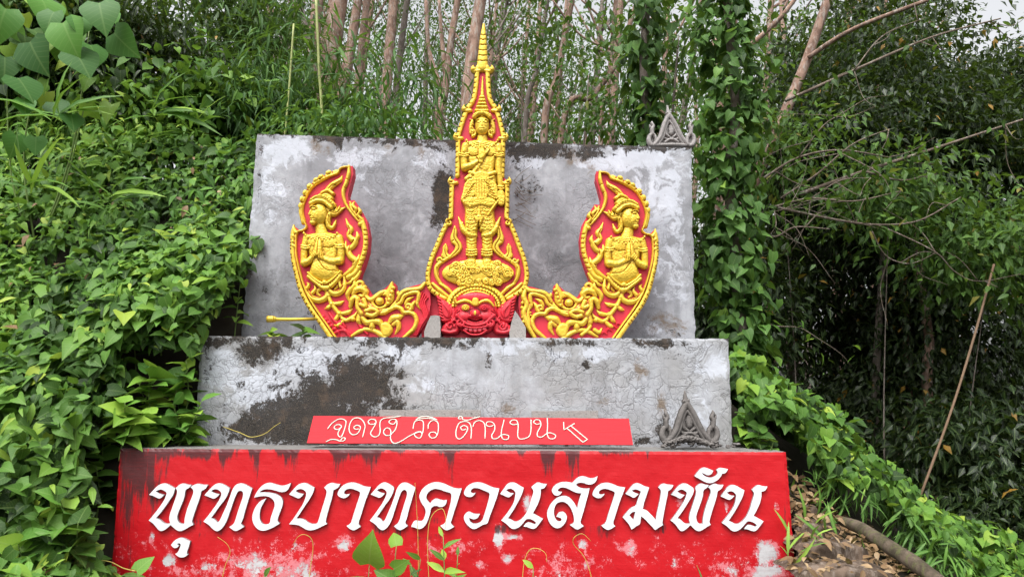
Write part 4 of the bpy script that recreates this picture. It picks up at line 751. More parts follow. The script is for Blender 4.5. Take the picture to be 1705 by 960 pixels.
    f.stroke([(533, 372), (537, 392)], [8.5, 11], 9)
    f.ell(533, 357, 14, 18.5, 11, 3); f.ell(527, 360, 10, 14, 11, 4); f.stroke([(524, 347), (520, 355), (518.6, 359)], [1.4, 2, 2.4], 5, 10); f.ell(520, 359.5, 2.6, 1.8, 3, 11)
    f.stroke([(519, 348), (523, 345.5), (532, 348)], .8, 1.6, 13.2); f.ell(525.5, 350.5, 4, 1.8, 1.4, 12.8); f.groove([(521.5, 351.6), (526, 352.6), (531, 351)], .6, 1.8); f.stroke([(519.6, 364.6), (523, 364), (527.5, 365.4)], 1, 2, 12); f.stroke([(520.5, 367.2), (524, 367.6), (527, 367)], 1, 1.8, 12); f.groove([(519, 366), (523, 365.8), (528.5, 366.4)], .5, 1.8); f.ell(523, 372, 5, 4, 3, 10)
    f.stroke([(520, 341), (530, 336.5), (542, 338), (553, 347)], 3.8, 5, 9); f.stroke([(522, 336), (531, 331), (545, 333), (557, 343)], 4.6, 6, 7)
    for q in crom([(521, 335), (531, 329.5), (545, 331), (557, 342)], 4)[::1]: f.ell(q[0], q[1], 1.9, 1.9, 2.6, 12)
    f.poly([(529, 328), (537, 322), (553, 324), (557, 334), (545, 338), (532, 334)], 9, 4, 2); f.stroke([(538, 323), (547, 319), (556, 324)], 3, 6, 5); f.groove([(535, 327), (546, 323), (557, 330)], .8, 3)
    f.stroke([(546, 320), (552, 311), (560, 305), (567, 300), (570, 293)], [6, 5, 4.6, 3.4, .8], 8, 1)
    f.groove([(548, 316), (555, 309), (559, 309)], .8, 3); f.groove([(555, 312), (562, 306), (566, 303)], .8, 2.5)
    f.stroke([(547, 350), (556, 357), (565, 352), (575, 346)], [4, 5, 4, .8], 6, 3); f.stroke([(551, 356), (547, 366), (548, 377), (554, 380), (558, 374), (560, 367)], [4, 4.4, 4, 3.4, 2.6, .8], 6, 3); f.groove([(550, 353), (560, 356), (568, 350)], .8, 2.5); f.groove([(549, 360), (549, 372), (554, 376)], .8, 2.5)
    for k in range(3): f.stroke([(555+k*5, 354-k*2), (557+k*5, 348-k*2)], [2, .8], 4, 5)
    for k, r_ in enumerate((17, 21, 25)): 
        a = np.linspace(.35, 2.8, 12); f.ridge(np.stack([536+r_*np.cos(a)*1.1, 383+r_*np.sin(a)*.62], 1), 1, 1.4)
    for a in np.linspace(.35, 2.8, 12): f.ell(536+27*math.cos(a)*1.08, 384+26*math.sin(a)*.68, 1.9, 2.2, 2, 9)
    f.stroke([(512, 397), (508, 415), (507, 437)], [6.6, 6, 5.6], 7, 3); f.stroke([(508, 439), (518, 434), (528, 421)], [6, 5.4, 4.4], 8, 6)
    f.stroke([(565, 397), (568, 415), (568, 433)], [7, 6.6, 6.2], 7, 3); f.stroke([(567, 435), (551, 436), (532, 425)], [6.6, 5.8, 4.6], 8, 7)
    for x, yy in ((511, 410), (511, 413.5), (567, 409), (567, 412.5)): f.stroke([(x-7, yy), (x, yy+1.6), (x+7, yy)], 1.4, 1.8, 9)
    for k in range(3): f.stroke([(521+k*2, 424-k*2), (525+k*2.2, 430-k*2.4)], 1.2, 2, 12); f.stroke([(536+k*2.6, 420+k*1.6), (534+k*2.6, 430+k*1.6)], 1.2, 2, 13)
    f.stroke([(529, 424), (531, 410), (532, 397)], [5, 4.4, 1.4], 6, 9); f.stroke([(534, 424), (535, 410), (533.5, 396)], [5, 4.2, 1.3], 6, 10); f.groove([(531.5, 424), (533, 398)], .6, 3, False)
    for k in range(3): f.groove([(534+k*1.3, 415), (533.8+k*.5, 399)], .4, 1.2, False)
    f.rough(.55, .55).build('figure', root, M['gold_fig'], YB, **kw)
    # belt and girdle scrolls
    b = Rel(498, 445, 585, 540, .55); b.rm = 1.12
    b.stroke([(515, 455), (524, 464), (541, 473), (556, 465), (568, 453)], 2.6, 7, 3); b.stroke([(515, 461), (526, 470), (543, 481), (558, 472), (568, 460)], 3.2, 6.5, 3); b.ell(542, 471, 4.4, 4.4, 5, 6); b.ell(543, 480, 5.5, 5, 5, 5)
    for q in crom([(516, 459), (527, 468), (543, 478), (558, 469), (568, 457)], 4): b.ell(q[0], q[1], 1.8, 1.8, 2, 7)
    b.stroke([(507, 474), (511, 484), (518, 494), (530, 500), (541, 497), (546, 488), (540, 481), (532, 482), (529, 488), (533, 492)], [1, 3.4, 4.4, 5, 4.8, 4, 3.4, 3, 2.6, 2.2], 7); b.stroke([(512, 480), (515, 474), (511, 470)], [3, 2.6, .8], 6); b.stroke([(521, 488), (526, 481), (523, 473)], [3.4, 2.8, .8], 7)
    b.stroke([(573, 462), (574, 474), (569, 485), (558, 489), (549, 483), (549, 474), (556, 471), (562, 476), (558, 481)], [2, 3.8, 4.6, 5, 4.6, 3.6, 3, 2.6, 2], 7); b.stroke([(568, 478), (566, 470), (569, 463)], [3, 2.6, .8], 7)
    for pth in ([(513, 484), (521, 494), (532, 496), (541, 491)], [(572, 476), (566, 484), (557, 485), (551, 479)]): b.groove(pth, .9, 2.6)
    b.build('girdle', root, gm, YB, **kw)
    p = Rel(535, 482, 600, 545, .55); p.rm = 1.25
    p.stroke([(546, 490), (553, 506), (566, 524), (573, 533)], [2.6, 3.2, 3, 1.4], 6); p.ell(547, 492, 5, 4, 6)
    for a in ([(555, 505), (547, 512), (541, 514)], [(556, 506), (566, 505), (573, 501)], [(566, 520), (560, 531), (555, 534)], [(569, 522), (580, 520), (587, 514)], [(570, 530), (578, 533), (590, 526), (595, 518)], [(572, 534), (564, 541), (556, 541)]): p.stroke(a, [2.6, 3.2, .8], 6)
    p.ell(553, 506, 4.5, 4.5, 7); p.ell(566, 522, 4.5, 4.5, 7); p.ell(588, 531, 5, 4.4, 6)
    p.build('pendant', root, gm, YB, **kw)
    # tall flame at the figure's back
    s = Rel(560, 360, 625, 505, .55); s.rm = 1.25
    s.stroke([(576, 364), (580, 375), (585, 382), (581, 391), (586, 398), (592, 402), (588, 410), (580, 416), (584, 427), (592, 434), (590, 443), (583, 451), (572, 459)], [.7, 2.6, 3.6, 3.4, 4, 4.4, 4, 4.2, 4.4, 4.4, 3.8, 3.4, 2.4], 6)
    s.stroke([(594, 386), (596, 394), (592, 403)], [.8, 3, 3], 6); s.stroke([(576, 402), (576, 412), (582, 420)], [.8, 2.8, 3], 6); s.stroke([(598, 424), (596, 432), (590, 440)], [.8, 2.8, 3], 6)
    s.stroke([(592, 458), (588, 466), (591, 474), (584, 482), (579, 490), (581, 500)], [.8, 3.4, 3.8, 3.8, 3.4, 1.5], 6); s.stroke([(600, 452), (594, 462), (585, 470), (578, 472)], [2, 3, 3, 1.4], 6)
    for pth in ([(580, 376), (583, 384), (582, 392)], [(590, 400), (583, 410), (582, 420)], [(590, 436), (584, 446)], [(589, 468), (584, 478)]): s.groove(pth, .9, 2.6)
    s.build('flame_scroll', root, gm, YB, **kw)
    # coiling serpent-dragon at the foot
    d = Rel(575, 460, 722, 566, .55); d.rm = 1.28
    d.stroke(spiral(601, 474, 8, 1.3, .6, 1), [3.4, 2], 8); d.stroke([(589, 490), (594, 483), (602, 481), (609, 486), (606, 493), (599, 492)], [3, 4.6, 5, 4.6, 3.6, 2.6], 9); d.stroke([(584, 510), (587, 500), (593, 496), (597, 502), (593, 508)], [3, 4.4, 4.6, 4, 2], 9)
    d.stroke([(606, 487), (613, 497), (620, 499), (627, 494), (635, 488), (644, 484)], [3, 3.6, 4, 4, 3.6, 2], 8); d.poly([(636, 492), (644, 482), (653, 468), (657, 480), (657, 498), (650, 509), (640, 512), (645, 502), (642, 494)], 7, 4)
    for k in range(5): d.ell(656-k*2.2, 480+k*6.5, 3.2, 3.2, 4, 6)
    d.stroke([(633+12*math.cos(q), 502.5+10.5*math.sin(q)) for q in np.linspace(-.5, 3.6, 12)], [2, 3, 2.6], 7); d.ell(633, 502, 7.4, 7, 9, 3); d.stroke([(612, 500), (620, 510), (632, 516), (645, 516), (655, 508), (662, 498)], [2, 3, 3, 3, 2.6, 1.6], 6)
    d.poly([(594, 500), (606, 496), (614, 504), (626, 512), (632, 520), (622, 526), (612, 530), (600, 526), (594, 514)], 8, 6); d.stroke([(597, 498), (597, 512), (603, 522)], 3.2, 6, 6); d.stroke([(607, 500), (610, 510), (602, 508)], 3, 5, 7); d.stroke([(611, 518), (622, 515), (630, 520), (622, 526), (613, 524)], 2.8, 5, 7)
    d.stroke([(602, 522), (605, 530), (612, 537), (622, 535), (632, 536), (637, 543)], [3.4, 4.4, 4.6, 4.4, 4.6, 3.6], 9); d.stroke([(600, 524), (598, 534), (602, 543)], [4, 4.2, .8], 8); d.stroke([(621, 534), (620, 543), (623, 553)], [4, 4.6, .8], 9)
    d.stroke([(586, 559), (598, 552), (609, 548), (622, 550), (634, 556), (642, 562)], [2, 3, 3.2, 3.2, 4, 4], 7); d.poly([(632, 540), (643, 535), (652, 540), (655, 550), (648, 560), (637, 560), (634, 550)], 8, 5); d.stroke([(648, 538), (655, 530), (664, 528), (674, 524)], [3, 5, 4.6, .8], 8); d.stroke([(655, 540), (662, 536), (664, 545), (658, 556)], [3, 4, 3.4, 1], 7)
    d.stroke([(627, 516), (632, 521), (641, 520), (650, 515), (660, 511), (668, 514), (673, 520), (682, 520), (690, 524), (694, 534), (690, 546), (682, 554), (672, 562)], [3, 3.4, 3.4, 3.2, 3.2, 3.2, 3.2, 3.2, 3.2, 3.2, 3.2, 3, 2], 7); d.stroke(spiral(629, 517, 5.5, 1.2, 0, 1), [2.4, 1.8], 7)
    d.stroke([(662, 500), (668, 490), (676, 484), (688, 482), (700, 480), (707, 472)], [2.6, 3.4, 3.4, 3.2, 3.4, 2.4], 7); d.stroke([(659, 508), (668, 503), (673, 493), (684, 488), (696, 487), (697, 497), (695, 506), (700, 514)], [2.4, 3, 3, 3, 3.2, 3, 2.6, 1.2], 6.5); d.stroke(spiral(680, 511, 6, 1.2, 1., -1), [2.8, 2], 7); d.stroke([(676, 506), (680, 499), (689, 494)], [2.6, 2.8, .8], 7); d.stroke([(686, 514), (688, 506), (692, 500)], [2.6, 2.6, .8], 6); d.ell(663, 489, 3, 5, 6)
    if mirror:
        d.stroke([(705, 478), (708, 492), (703, 505), (708, 518), (704, 532), (698, 546), (690, 560)], [3, 4, 4, 4, 4, 3.6, 3], 7); d.stroke([(698, 505), (701, 520), (699, 534), (692, 548)], [2, 2.8, 2.8, 2], 6)
        for k in range(9): d.ell(711-abs(k-3)*.7, 486+k*8, 3, 3.8, 6)
        for k in range(8): d.ell(696.5-.5*k, 518+k*5, 1.8, 1.8, 4)
        d.stroke([(612, 556), (603, 549), (597, 541)], [2.6, 3, 2.4], 7); d.stroke([(590, 548), (583, 552), (578, 545)], [3, 3, 1], 7)
    d.rough(.3, .35).build('dragon', root, gm, YB, **kw)
    # red crest and feathers
    def feather(pts, r, h):
        a_ = np.array(pts); c = Rel(a_[:, 0].min()-6, a_[:, 1].min()-6, a_[:, 0].max()+6, min(a_[:, 1].max()+6, 566), .6); c.stroke(pts, r, h); c.rough(.3, .4).build('red_feather', root, M['red'], YB, **kw)
    if not mirror:
        for k in range(6): feather([(532+k*4.6, 530+k*5.2), (538+k*5, 527+k*5), (543+k*4.6, 533+k*5.4)], [1.6, 3.4, 1], 5)
        for q in ([(548, 520), (556, 532), (570, 545), (585, 556)], [(560, 540), (568, 536), (575, 544)], [(565, 550), (575, 550), (583, 560)], [(594, 532), (602, 545), (612, 556)], [(597, 518), (601, 524)]): feather(q, [2, 3.8, 2.4], 5.5)
        for k in range(4): feather([(703+k*3, 486+k*3), (698+k*3, 505), (706+k*2, 524), (698+k*1.5, 540), (688+k*2, 558)], [1.6, 2, 2.2, 2, 1.2], 4.5)
    else:
        for k in range(4): feather([(545+k*8, 540+k*5), (552+k*8, 536+k*5), (556+k*8, 544+k*5)], [1.5, 2.6, 1], 4)
    return root
build_side(False); build_side(True)

# ------------------------------------------------------------------ grey pediment ornaments
def build_pediment(T, Yp, th, label, sm_='stone'):
    base = T(540, 760); root = empty('pediment_ornament', P(float(base[0]), float(base[1]), Yp), label, 'ornament', 'grey cast gable ornaments')
    Tp = lambda x, y: tuple(float(v) for v in T(x, y))
    prism('gable_panel', [[(500, 250), (430, 330), (330, 640), (230, 770), (880, 770), (760, 660), (560, 300)]], Yp, th, M[sm_], root, T=Tp)
    def B(name, fn, st=5, hs=.13):
        r = Rel(120, 60, 1000, 800, st); fn(r); r.H = np.where(r.H > 0, r.H*hs, -1.); return r.build(name, root, M[sm_], Yp, T=T)
    def frame(r):
        for off, w_, h in ((0, 42, 58), (58, 26, 44)):
            r.stroke([(500, 255+off*1.6), (430-off*-.6, 400+off*.3), (365+off*.8, 600), (270+off, 735)], w_, h); r.stroke([(510, 255+off*1.6), (600-off*.7, 400+off*.3), (700-off*.8, 600), (800-off, 735)], w_, h)
        r.stroke([(250, 745), (540, 735), (830, 745)], 34, 50)
    B('gable_frame', frame)
    B('finial', lambda r: (r.stroke([(500, 280), (492, 200), (486, 140), (484, 85)], [50, 34, 20, 6], 55), r.ell(470, 220, 26, 30, 50), r.ell(525, 215, 22, 28, 50)))
    def flower(r):
        r.ell(542, 530, 44, 56, 44); r.stroke([(542, 500), (540, 440), (545, 390)], [50, 42, 8], 44)
        for sg in (-1, 1): r.stroke([(542+sg*20, 610), (542+sg*75, 570), (542+sg*80, 500), (542+sg*40, 460)], [20, 26, 22, 8], 38); r.stroke([(542+sg*30, 640), (542+sg*90, 640), (542+sg*120, 600), (542+sg*90, 590)], [18, 22, 18, 8], 34)
        r.stroke([(440, 690), (500, 650), (542, 640), (590, 650), (650, 690)], 24, 36)
    B('leaf_relief', flower)
    for sg, cx in ((-1, 225), (1, 865)):
        def naga(r, sg=sg, cx=cx):
            r.stroke([(cx-sg*60, 750), (cx+sg*10, 740), (cx+sg*45, 670), (cx+sg*30, 590), (cx-sg*15, 560), (cx-sg*35, 600)], [30, 42, 40, 36, 32, 22], 60); r.stroke([(cx-sg*10, 560), (cx-sg*5, 480), (cx-sg*25, 430), (cx-sg*5, 380), (cx-sg*10, 345)], [34, 34, 28, 22, 6], 55); r.stroke([(cx-sg*20, 500), (cx+sg*20, 440), (cx+sg*30, 400)], [22, 18, 6], 45); r.stroke([(cx-sg*70, 700), (cx-sg*60, 600), (cx-sg*40, 540)], [30, 26, 10], 45)
        nb = B('naga_head', naga)
        # solid core behind the carved face
        prism('naga_core', [[(cx-30, 560), (cx+30, 560), (cx+35, 765), (cx-45, 765)]], Yp, th*.8, M[sm_], root, T=Tp)
    return root
def T_low(x, y): return 1080+np.asarray(x)/8., 640+np.asarray(y)/8.
def T_up(x, y):
    u = (np.asarray(x)-190.)/(900-190); v = (np.asarray(y)-90.)/(745-90); return 1060+(205+u*700)/9.6, 170+(60+v*640)/9.6
build_pediment(T_up, 6.86, .09, 'pale grey gable ornament standing on the right end of the slab')
build_pediment(T_low, 5.78, .08, 'dark weathered gable ornament leaning on the red ledge at right', 'stonedark')
def debris():
    r = Rel(1085, 722, 1235, 748, .6)
    q = random.Random(3)
    r.stroke([(1106, 740), (1122, 734), (1140, 729), (1158, 731), (1180, 738), (1200, 741)], [2, 4, 5, 5, 4, 2], 10)
    for k in range(26): x = q.uniform(1100, 1228); r.ell(x, q.uniform(735, 743), q.uniform(2, 6), q.uniform(1.5, 3), q.uniform(3, 8))
    r.rough(5, .45).build('rubble', None, M['stonedark'], 5.70, label='broken cement crumbs and dead leaves below the dark gable ornament', cat='rubble')
debris()
# gold rod and the wire loop beside the left relief
tube('gold_rod', [P(445, 531, 6.55), P(457, 531, 6.55), P(458.5, 531.2, 6.55), P(490, 531.5, 6.58), P(530, 530.5, 6.62)], [.030, .030, .024, .015, .015, .014], M['goldrod'], None, 10, 0, 4, label='thin gold painted rod with a thick end left of the reliefs', cat='rod')
tube('wire_loop', [P(523.5+2.2*math.sin(a), 548-8*math.cos(a), 6.5) for a in np.linspace(0, 6.1, 14)], .0035, M['iron'], None, 5, 0, 2, label='small dark wire loop hanging beside the left relief', cat='wire')

# ------------------------------------------------------------------ foliage kit
def leaf_tpl(rows, fold=.3, droop=.35, lobe=0., cup=0.):
    V = []; UV = []
    for k, (t, w_) in enumerate(rows):
        z = -droop*t*t
        yb = t-(lobe if k == 1 else 0)
        V += [(-w_, yb, z+fold*w_-cup*w_*w_), (0, t, z), (w_, yb, z+fold*w_-cup*w_*w_)]
        UV += [(.5-w_, t), (.5, t), (.5+w_, t)]
    F = []
    for k in range(len(rows)-1):
        a = 3*k; F += [(a, a+1, a+4, a+3), (a+1, a+2, a+5, a+4)]
    return np.array(V), np.array(F), np.array(UV)
TP = {'small': leaf_tpl([(0, .02), (.1, .3), (.3, .37), (.62, .24), (1, .0)], .3, .35, .12), 'heart': leaf_tpl([(0, .02), (.06, .34), (.22, .43), (.45, .38), (.75, .18), (1, .0)], .3, .3, .16),
      'oval': leaf_tpl([(0, .01), (.15, .14), (.4, .24), (.7, .17), (1, 0)], .3, .35),
      'lance': leaf_tpl([(0, .01), (.2, .11), (.45, .15), (.75, .09), (1, 0)], .3, .4),
      'blade': leaf_tpl([(0, .01), (.2, .05), (.5, .06), (.8, .035), (1, 0)], .3, .45),
      'far': leaf_tpl([(0, .0), (.42, .25), (1, 0)], .3, .3),
      'farblade': leaf_tpl([(0, .0), (.35, .085), (1, 0)], .3, .4),
      'big': leaf_tpl([(0, .02), (.03, .26), (.09, .40), (.18, .47), (.28, .49), (.40, .47), (.52, .41), (.64, .33), (.76, .22), (.88, .10), (1, 0)], .16, .45, .15)}
def unit(a): return a/(np.linalg.norm(a, axis=-1, keepdims=True)+1e-9)
def frames(axis_, nrm):
    a = unit(axis_); s = unit(np.cross(a, nrm)); n = np.cross(s, a); return s, a, n
def leaves(name, tp, pos, ax, nr, size, mat, parent=None, rnd=None, **kw):
    V, F, UV = TP[tp]; N = len(pos); pos = np.asarray(pos, float); size = np.broadcast_to(size, (N,))
    s, a, n = frames(np.asarray(ax, float), np.asarray(nr, float))
    bend = .5+RNG.random(N)
    W = pos[:, None]+size[:, None, None]*(V[None, :, 0:1]*s[:, None]+V[None, :, 1:2]*a[:, None]+(V[None, :, 2:3]*bend[:, None, None])*n[:, None])
    FF = (F[None]+(np.arange(N)*len(V))[:, None, None]).reshape(-1, 4)
    r = RNG.random(N) if rnd is None else np.clip(rnd, 0, 1)
    return mesh_np(name, W.reshape(-1, 3), FF, mat, parent, attrs={'rnd': np.repeat(r, len(V))}, uv=np.tile(UV, (N, 1)), smooth=True, **kw)
LV = {}
def leaf_variant(tp, mat):
    key = (tp, mat)
    if key not in LV:
        V, F, UV = TP[tp]; out = []
        for k in range(7):
            W = V.copy(); b = RNG.uniform(.4, 1.6); tw = RNG.uniform(-.25, .25); W[:, 2] *= b; W[:, 2] += tw*W[:, 0]*W[:, 1]; W[:, 0] += .12*RNG.uniform(-1, 1)*W[:, 1]**2
            o = mesh_np('leaf', W, F, M[mat], None, attrs={'rnd': np.full(len(W), k/6.)}, uv=UV, smooth=True); me = o.data; COL.objects.unlink(o); bpy.data.objects.remove(o); out.append(me)
        LV[key] = out
    return LV[key]
def leaf_parts(root, tp, mat, pos, ax, nr, size, var=None):
    ms = leaf_variant(tp, mat); s, a, n = frames(np.asarray(ax, float), np.asarray(nr, float)); size = np.broadcast_to(size, (len(pos),)); og = ORG[root.name]
    for k in range(len(pos)):
        o = bpy.data.objects.new('leaf', ms[int(RNG.integers(7)) if var is None else int(var[k])])
        m = np.eye(4); m[:3, 0] = s[k]*size[k]; m[:3, 1] = a[k]*size[k]; m[:3, 2] = n[k]*size[k]; m[:3, 3] = np.asarray(pos[k])-og
        o.parent = root; o.matrix_basis = Matrix(m.tolist()); COL.objects.link(o)
def rvec(n): return unit(RNG.normal(size=(n, 3)))
TOCAM = np.array([0, -1., .35])
def gnorm(x, y):
    e = .15; gx = (ground_z(x+e, y)-ground_z(x-e, y))/(2*e); gy = (ground_z(x, y+e)-ground_z(x, y-e))/(2*e); return unit(np.stack([-gx, -gy, np.ones_like(gx)], -1))
def mound(x, y): return .48*fbm(x*1.1, y*1.1, 3, 31)+.12*fbm(x*3.4, y*3.4, 2, 57)
def cover(name, N, xr, yr, keep, sizes, label, tp='heart', mat='climber', lift=(0, .16), bright=0.):
    x = RNG.uniform(*xr, N); y = RNG.uniform(*yr, N); k = keep(x, y); x, y = x[k], y[k]; n = len(x)
    nr = gnorm(x, y); mo = mound(x, y); h = mo+RNG.uniform(*lift, n)
    pos = np.stack([x, y, ground_z(x, y)], -1)+nr*h[:, None]
    down = np.stack([np.zeros(n), -np.ones(n), -1.0*np.ones(n)], -1)
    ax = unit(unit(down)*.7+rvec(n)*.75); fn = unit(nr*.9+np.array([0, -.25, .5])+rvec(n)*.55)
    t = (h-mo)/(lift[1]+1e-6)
    rnd = np.clip(.07+.30*t+.30*(mo-.26)/.3+.75*(fbm(x*1.1+7, y*1.1, 3, 91)-.45)+RNG.normal(0, .19, n)+bright, 0, 1)  # leaves deeper in the mounds get darker colours, standing in for shade
    rnd = np.where(RNG.random(n) < .03, RNG.uniform(.85, 1, n), rnd)
    return leaves(name, tp, pos, ax, fn, RNG.uniform(*sizes, n)*(1+.35*(RNG.random(n) < .1)), M[mat], None, rnd, label=label, cat='ground cover', kind='stuff')
def offblock(x, y): return ~((x > -2.99) & (x < 2.12) & (y > 5.3) & (y < 6.14)) & ~((x > -2.8) & (x < 2.05) & (y < 5.4)) & ~((x > -2.58) & (x < 1.86) & (y > 5.9) & (y < 7.4))
def left_keep(x, y): return (x < -1.95) & offblock(x, y) & (x > -.78*y-1.4) & (fbm(x*1.7, y*1.7, 3, 77) > .32)
def patch(sd, lo): return lambda x, y: left_keep(x, y) & (fbm(x*1.1+sd, y*1.1-sd, 3, 201+int(sd)) > lo)
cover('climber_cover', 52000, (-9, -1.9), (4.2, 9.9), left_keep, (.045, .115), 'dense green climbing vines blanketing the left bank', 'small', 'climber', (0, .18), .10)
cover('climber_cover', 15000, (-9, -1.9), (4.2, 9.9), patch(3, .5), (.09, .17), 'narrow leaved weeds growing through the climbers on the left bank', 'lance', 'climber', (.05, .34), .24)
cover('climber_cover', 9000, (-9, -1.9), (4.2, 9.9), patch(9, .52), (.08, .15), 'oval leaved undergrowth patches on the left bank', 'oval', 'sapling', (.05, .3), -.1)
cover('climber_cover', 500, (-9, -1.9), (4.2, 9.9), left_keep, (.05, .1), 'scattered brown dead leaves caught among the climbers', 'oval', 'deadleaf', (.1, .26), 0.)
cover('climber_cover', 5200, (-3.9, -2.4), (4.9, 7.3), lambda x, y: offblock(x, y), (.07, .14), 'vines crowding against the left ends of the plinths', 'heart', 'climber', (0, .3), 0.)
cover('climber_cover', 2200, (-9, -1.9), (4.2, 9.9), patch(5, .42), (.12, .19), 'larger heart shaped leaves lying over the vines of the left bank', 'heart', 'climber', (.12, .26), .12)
right_keep = lambda x, y: offblock(x, y) & (x > 2.1) & ~((y < 5.9) & (x < 2.75+(5.6-y)*.5)) & (x < .8*y+1.5)
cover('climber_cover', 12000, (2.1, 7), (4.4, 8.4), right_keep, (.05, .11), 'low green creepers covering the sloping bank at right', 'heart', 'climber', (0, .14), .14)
cover('climber_cover', 1500, (1.84, 2.7), (6.1, 7.6), lambda x, y: offblock(x, y), (.07, .13), 'creepers growing up against the right end of the grey plinth', 'heart', 'climber', (0, .25), .1)
cover('grass_cover', 2600, (2.05, 3.4), (4.3, 6.2), lambda x, y: (fbm(x*4, y*4, 2, 5) > .58) & ((x > 2.75) | (y > 5.6)), (.08, .2), 'tufts of grass and weeds along the steps', 'blade', 'sapling', (-.15, .05), 0)

# ------------------------------------------------------------------ single plants
def sapling(px, py, Y, hgt, nl, size, label, tp='oval', mat='sapling', lean=(0, 0), group=None, name='broadleaf_plant', whorl=False, up=.25, face=0.):
    top = P(px, py, Y); base = top-np.array([lean[0]*hgt, lean[1]*hgt, hgt])
    root = empty(name, base, label, 'plant', group)
    mid = (base+top)/2+np.array([RNG.normal(0, .03), RNG.normal(0, .03), 0]); pts = crom([base, mid, top], 6)
    tube('stem', pts, [.007, .005, .003], M['stem'], root, 5, 0, 0)
    pos = []; ax = []; nr = []; sz = []
    for k in range(nl):
        t = .35+.65*(k/(nl-1)) if nl > 1 else 1; p = pts[min(int(t*(len(pts)-1)), len(pts)-1)]; a = k*2.4+RNG.uniform(-.4, .4) if not whorl else k*math.pi*.5+(k//2)*1.3
        d = np.array([math.cos(a), math.sin(a)-.25, up+.5*(t > .9)]); pos.append(p); ax.append(d); nr.append(np.array([0, -.3-1.6*face, 1-.3*face])+.35*RNG.normal(size=3)); sz.append(size*(1.15-.5*max(0, t-.75)*2)*RNG.uniform(.8, 1.15))
    leaf_parts(root, tp, mat, np.array(pos), np.array(ax), np.array(nr), np.array(sz)); return root
def hit(px, py):
    Ys = np.arange(4.2, 11, .04); p = P(np.full(len(Ys), px), np.full(len(Ys), py), Ys[:, None][:, 0]); g = ground_z(p[:, 0], p[:, 1])+mound(p[:, 0], p[:, 1])+.05
    i = np.argmax(p[:, 2] < g); return float(Ys[i]) if (p[:, 2] < g).any() else 7.
GW = 'leafy weeds rising out of the left bank'
spots = [(35, 430, 6.6), (110, 330, 7.2), (100, 480, 6.4), (60, 610, 5.9), (210, 520, 6.6), (280, 480, 6.9), (195, 560, 6.3), (330, 380, 7.4), (385, 400, 7.5), (250, 610, 6.1), (310, 600, 6.2), (150, 650, 5.7), (55, 760, 5.3), (125, 745, 5.4), (90, 690, 5.5), (230, 310, 7.6), (340, 300, 7.9), (30, 540, 6.1), (175, 430, 6.7), (400, 470, 7.2), (150, 880, 5.0), (20, 690, 5.3), (270, 420, 7.0)]
for k, (x, y, Y) in enumerate(spots):
    Y = hit(x, y+30)-.12
    rk = sorted((q[1], q[0]) for q in spots).index((y, x))+1; od = str(rk)+('th' if 10 < rk % 100 < 14 else {1: 'st', 2: 'nd', 3: 'rd'}.get(rk % 10, 'th'))
    sapling(x, y, Y, RNG.uniform(.4, .65), int(RNG.integers(8, 13)), RNG.uniform(.12, .17), 'slender leafy weed on the left bank, %s from the top of the weeds' % od, 'oval' if k % 3 else 'heart', 'sapling', (RNG.uniform(-.2, .2), -.3), GW)
sapling(288, 672, 5.75, .45, 14, .20, 'bright green bushy plant overlapping the left end of the grey plinth', 'oval', 'sapling', (.1, -.2))
sapling(335, 668, 5.78, .35, 9, .15, 'small bright plant arching over the corner of the grey plinth', 'oval', 'sapling', (.5, -.1))
sapling(315, 612, 5.9, .35, 7, .17, 'light green plant against the upper left corner of the grey plinth', 'heart', 'sapling', (.3, -.1))
sapling(100, 830, 5.0, .35, 8, .19, 'yellow green heart leaved plant left of the red plinth', 'heart', 'sapling', (.1, -.3))
sapling(30, 905, 4.8, .35, 9, .21, 'pale yellow green plant in the lower left corner', 'heart', 'sapling', (0, -.3))
sapling(130, 870, 4.95, .3, 7, .17, 'green heart leaved plant low beside the red plinth edge', 'heart', 'climber', (.1, -.3))
for x, y, q in ((172, 690, 'upper'), (160, 775, 'middle'), (140, 850, 'lower')):
    sapling(x, y, hit(x-14, y+10)-.1, .45, 11, .15, 'leafy weed against the %s left edge of the red plinth' % q, 'heart', 'climber', (.05, -.2), 'weeds beside the left edge of the red plinth')
for k, (x, y, Y, w_) in enumerate(((208, 670, 5.45, 'leftmost'), (232, 640, 5.8, 'second'), (250, 690, 5.6, 'third'), (300, 640, 6.1, 'fourth'), (318, 705, 5.88, 'last'))):
    sapling(x, y, Y, .42, 15, .17, 'leafy green plant over the top left corner of the red plinth, %s from the left' % w_, 'oval' if k % 2 else 'heart', 'climber' if k % 2 else 'sapling', (.1, -.15), 'plants crowding the left end of the plinths', up=.1)
for x, y, Y, w_ in ((1236, 690, 6.0, 'highest'), (1262, 712, 5.85, 'middle'), (1288, 735, 5.75, 'lowest')):
    sapling(x, y, Y, .35, 13, .13, 'creeper shoot beside the right end of the grey plinth, %s of three' % w_, 'heart', 'climber', (-.1, -.1), 'creeper shoots right of the grey plinth', up=.0)
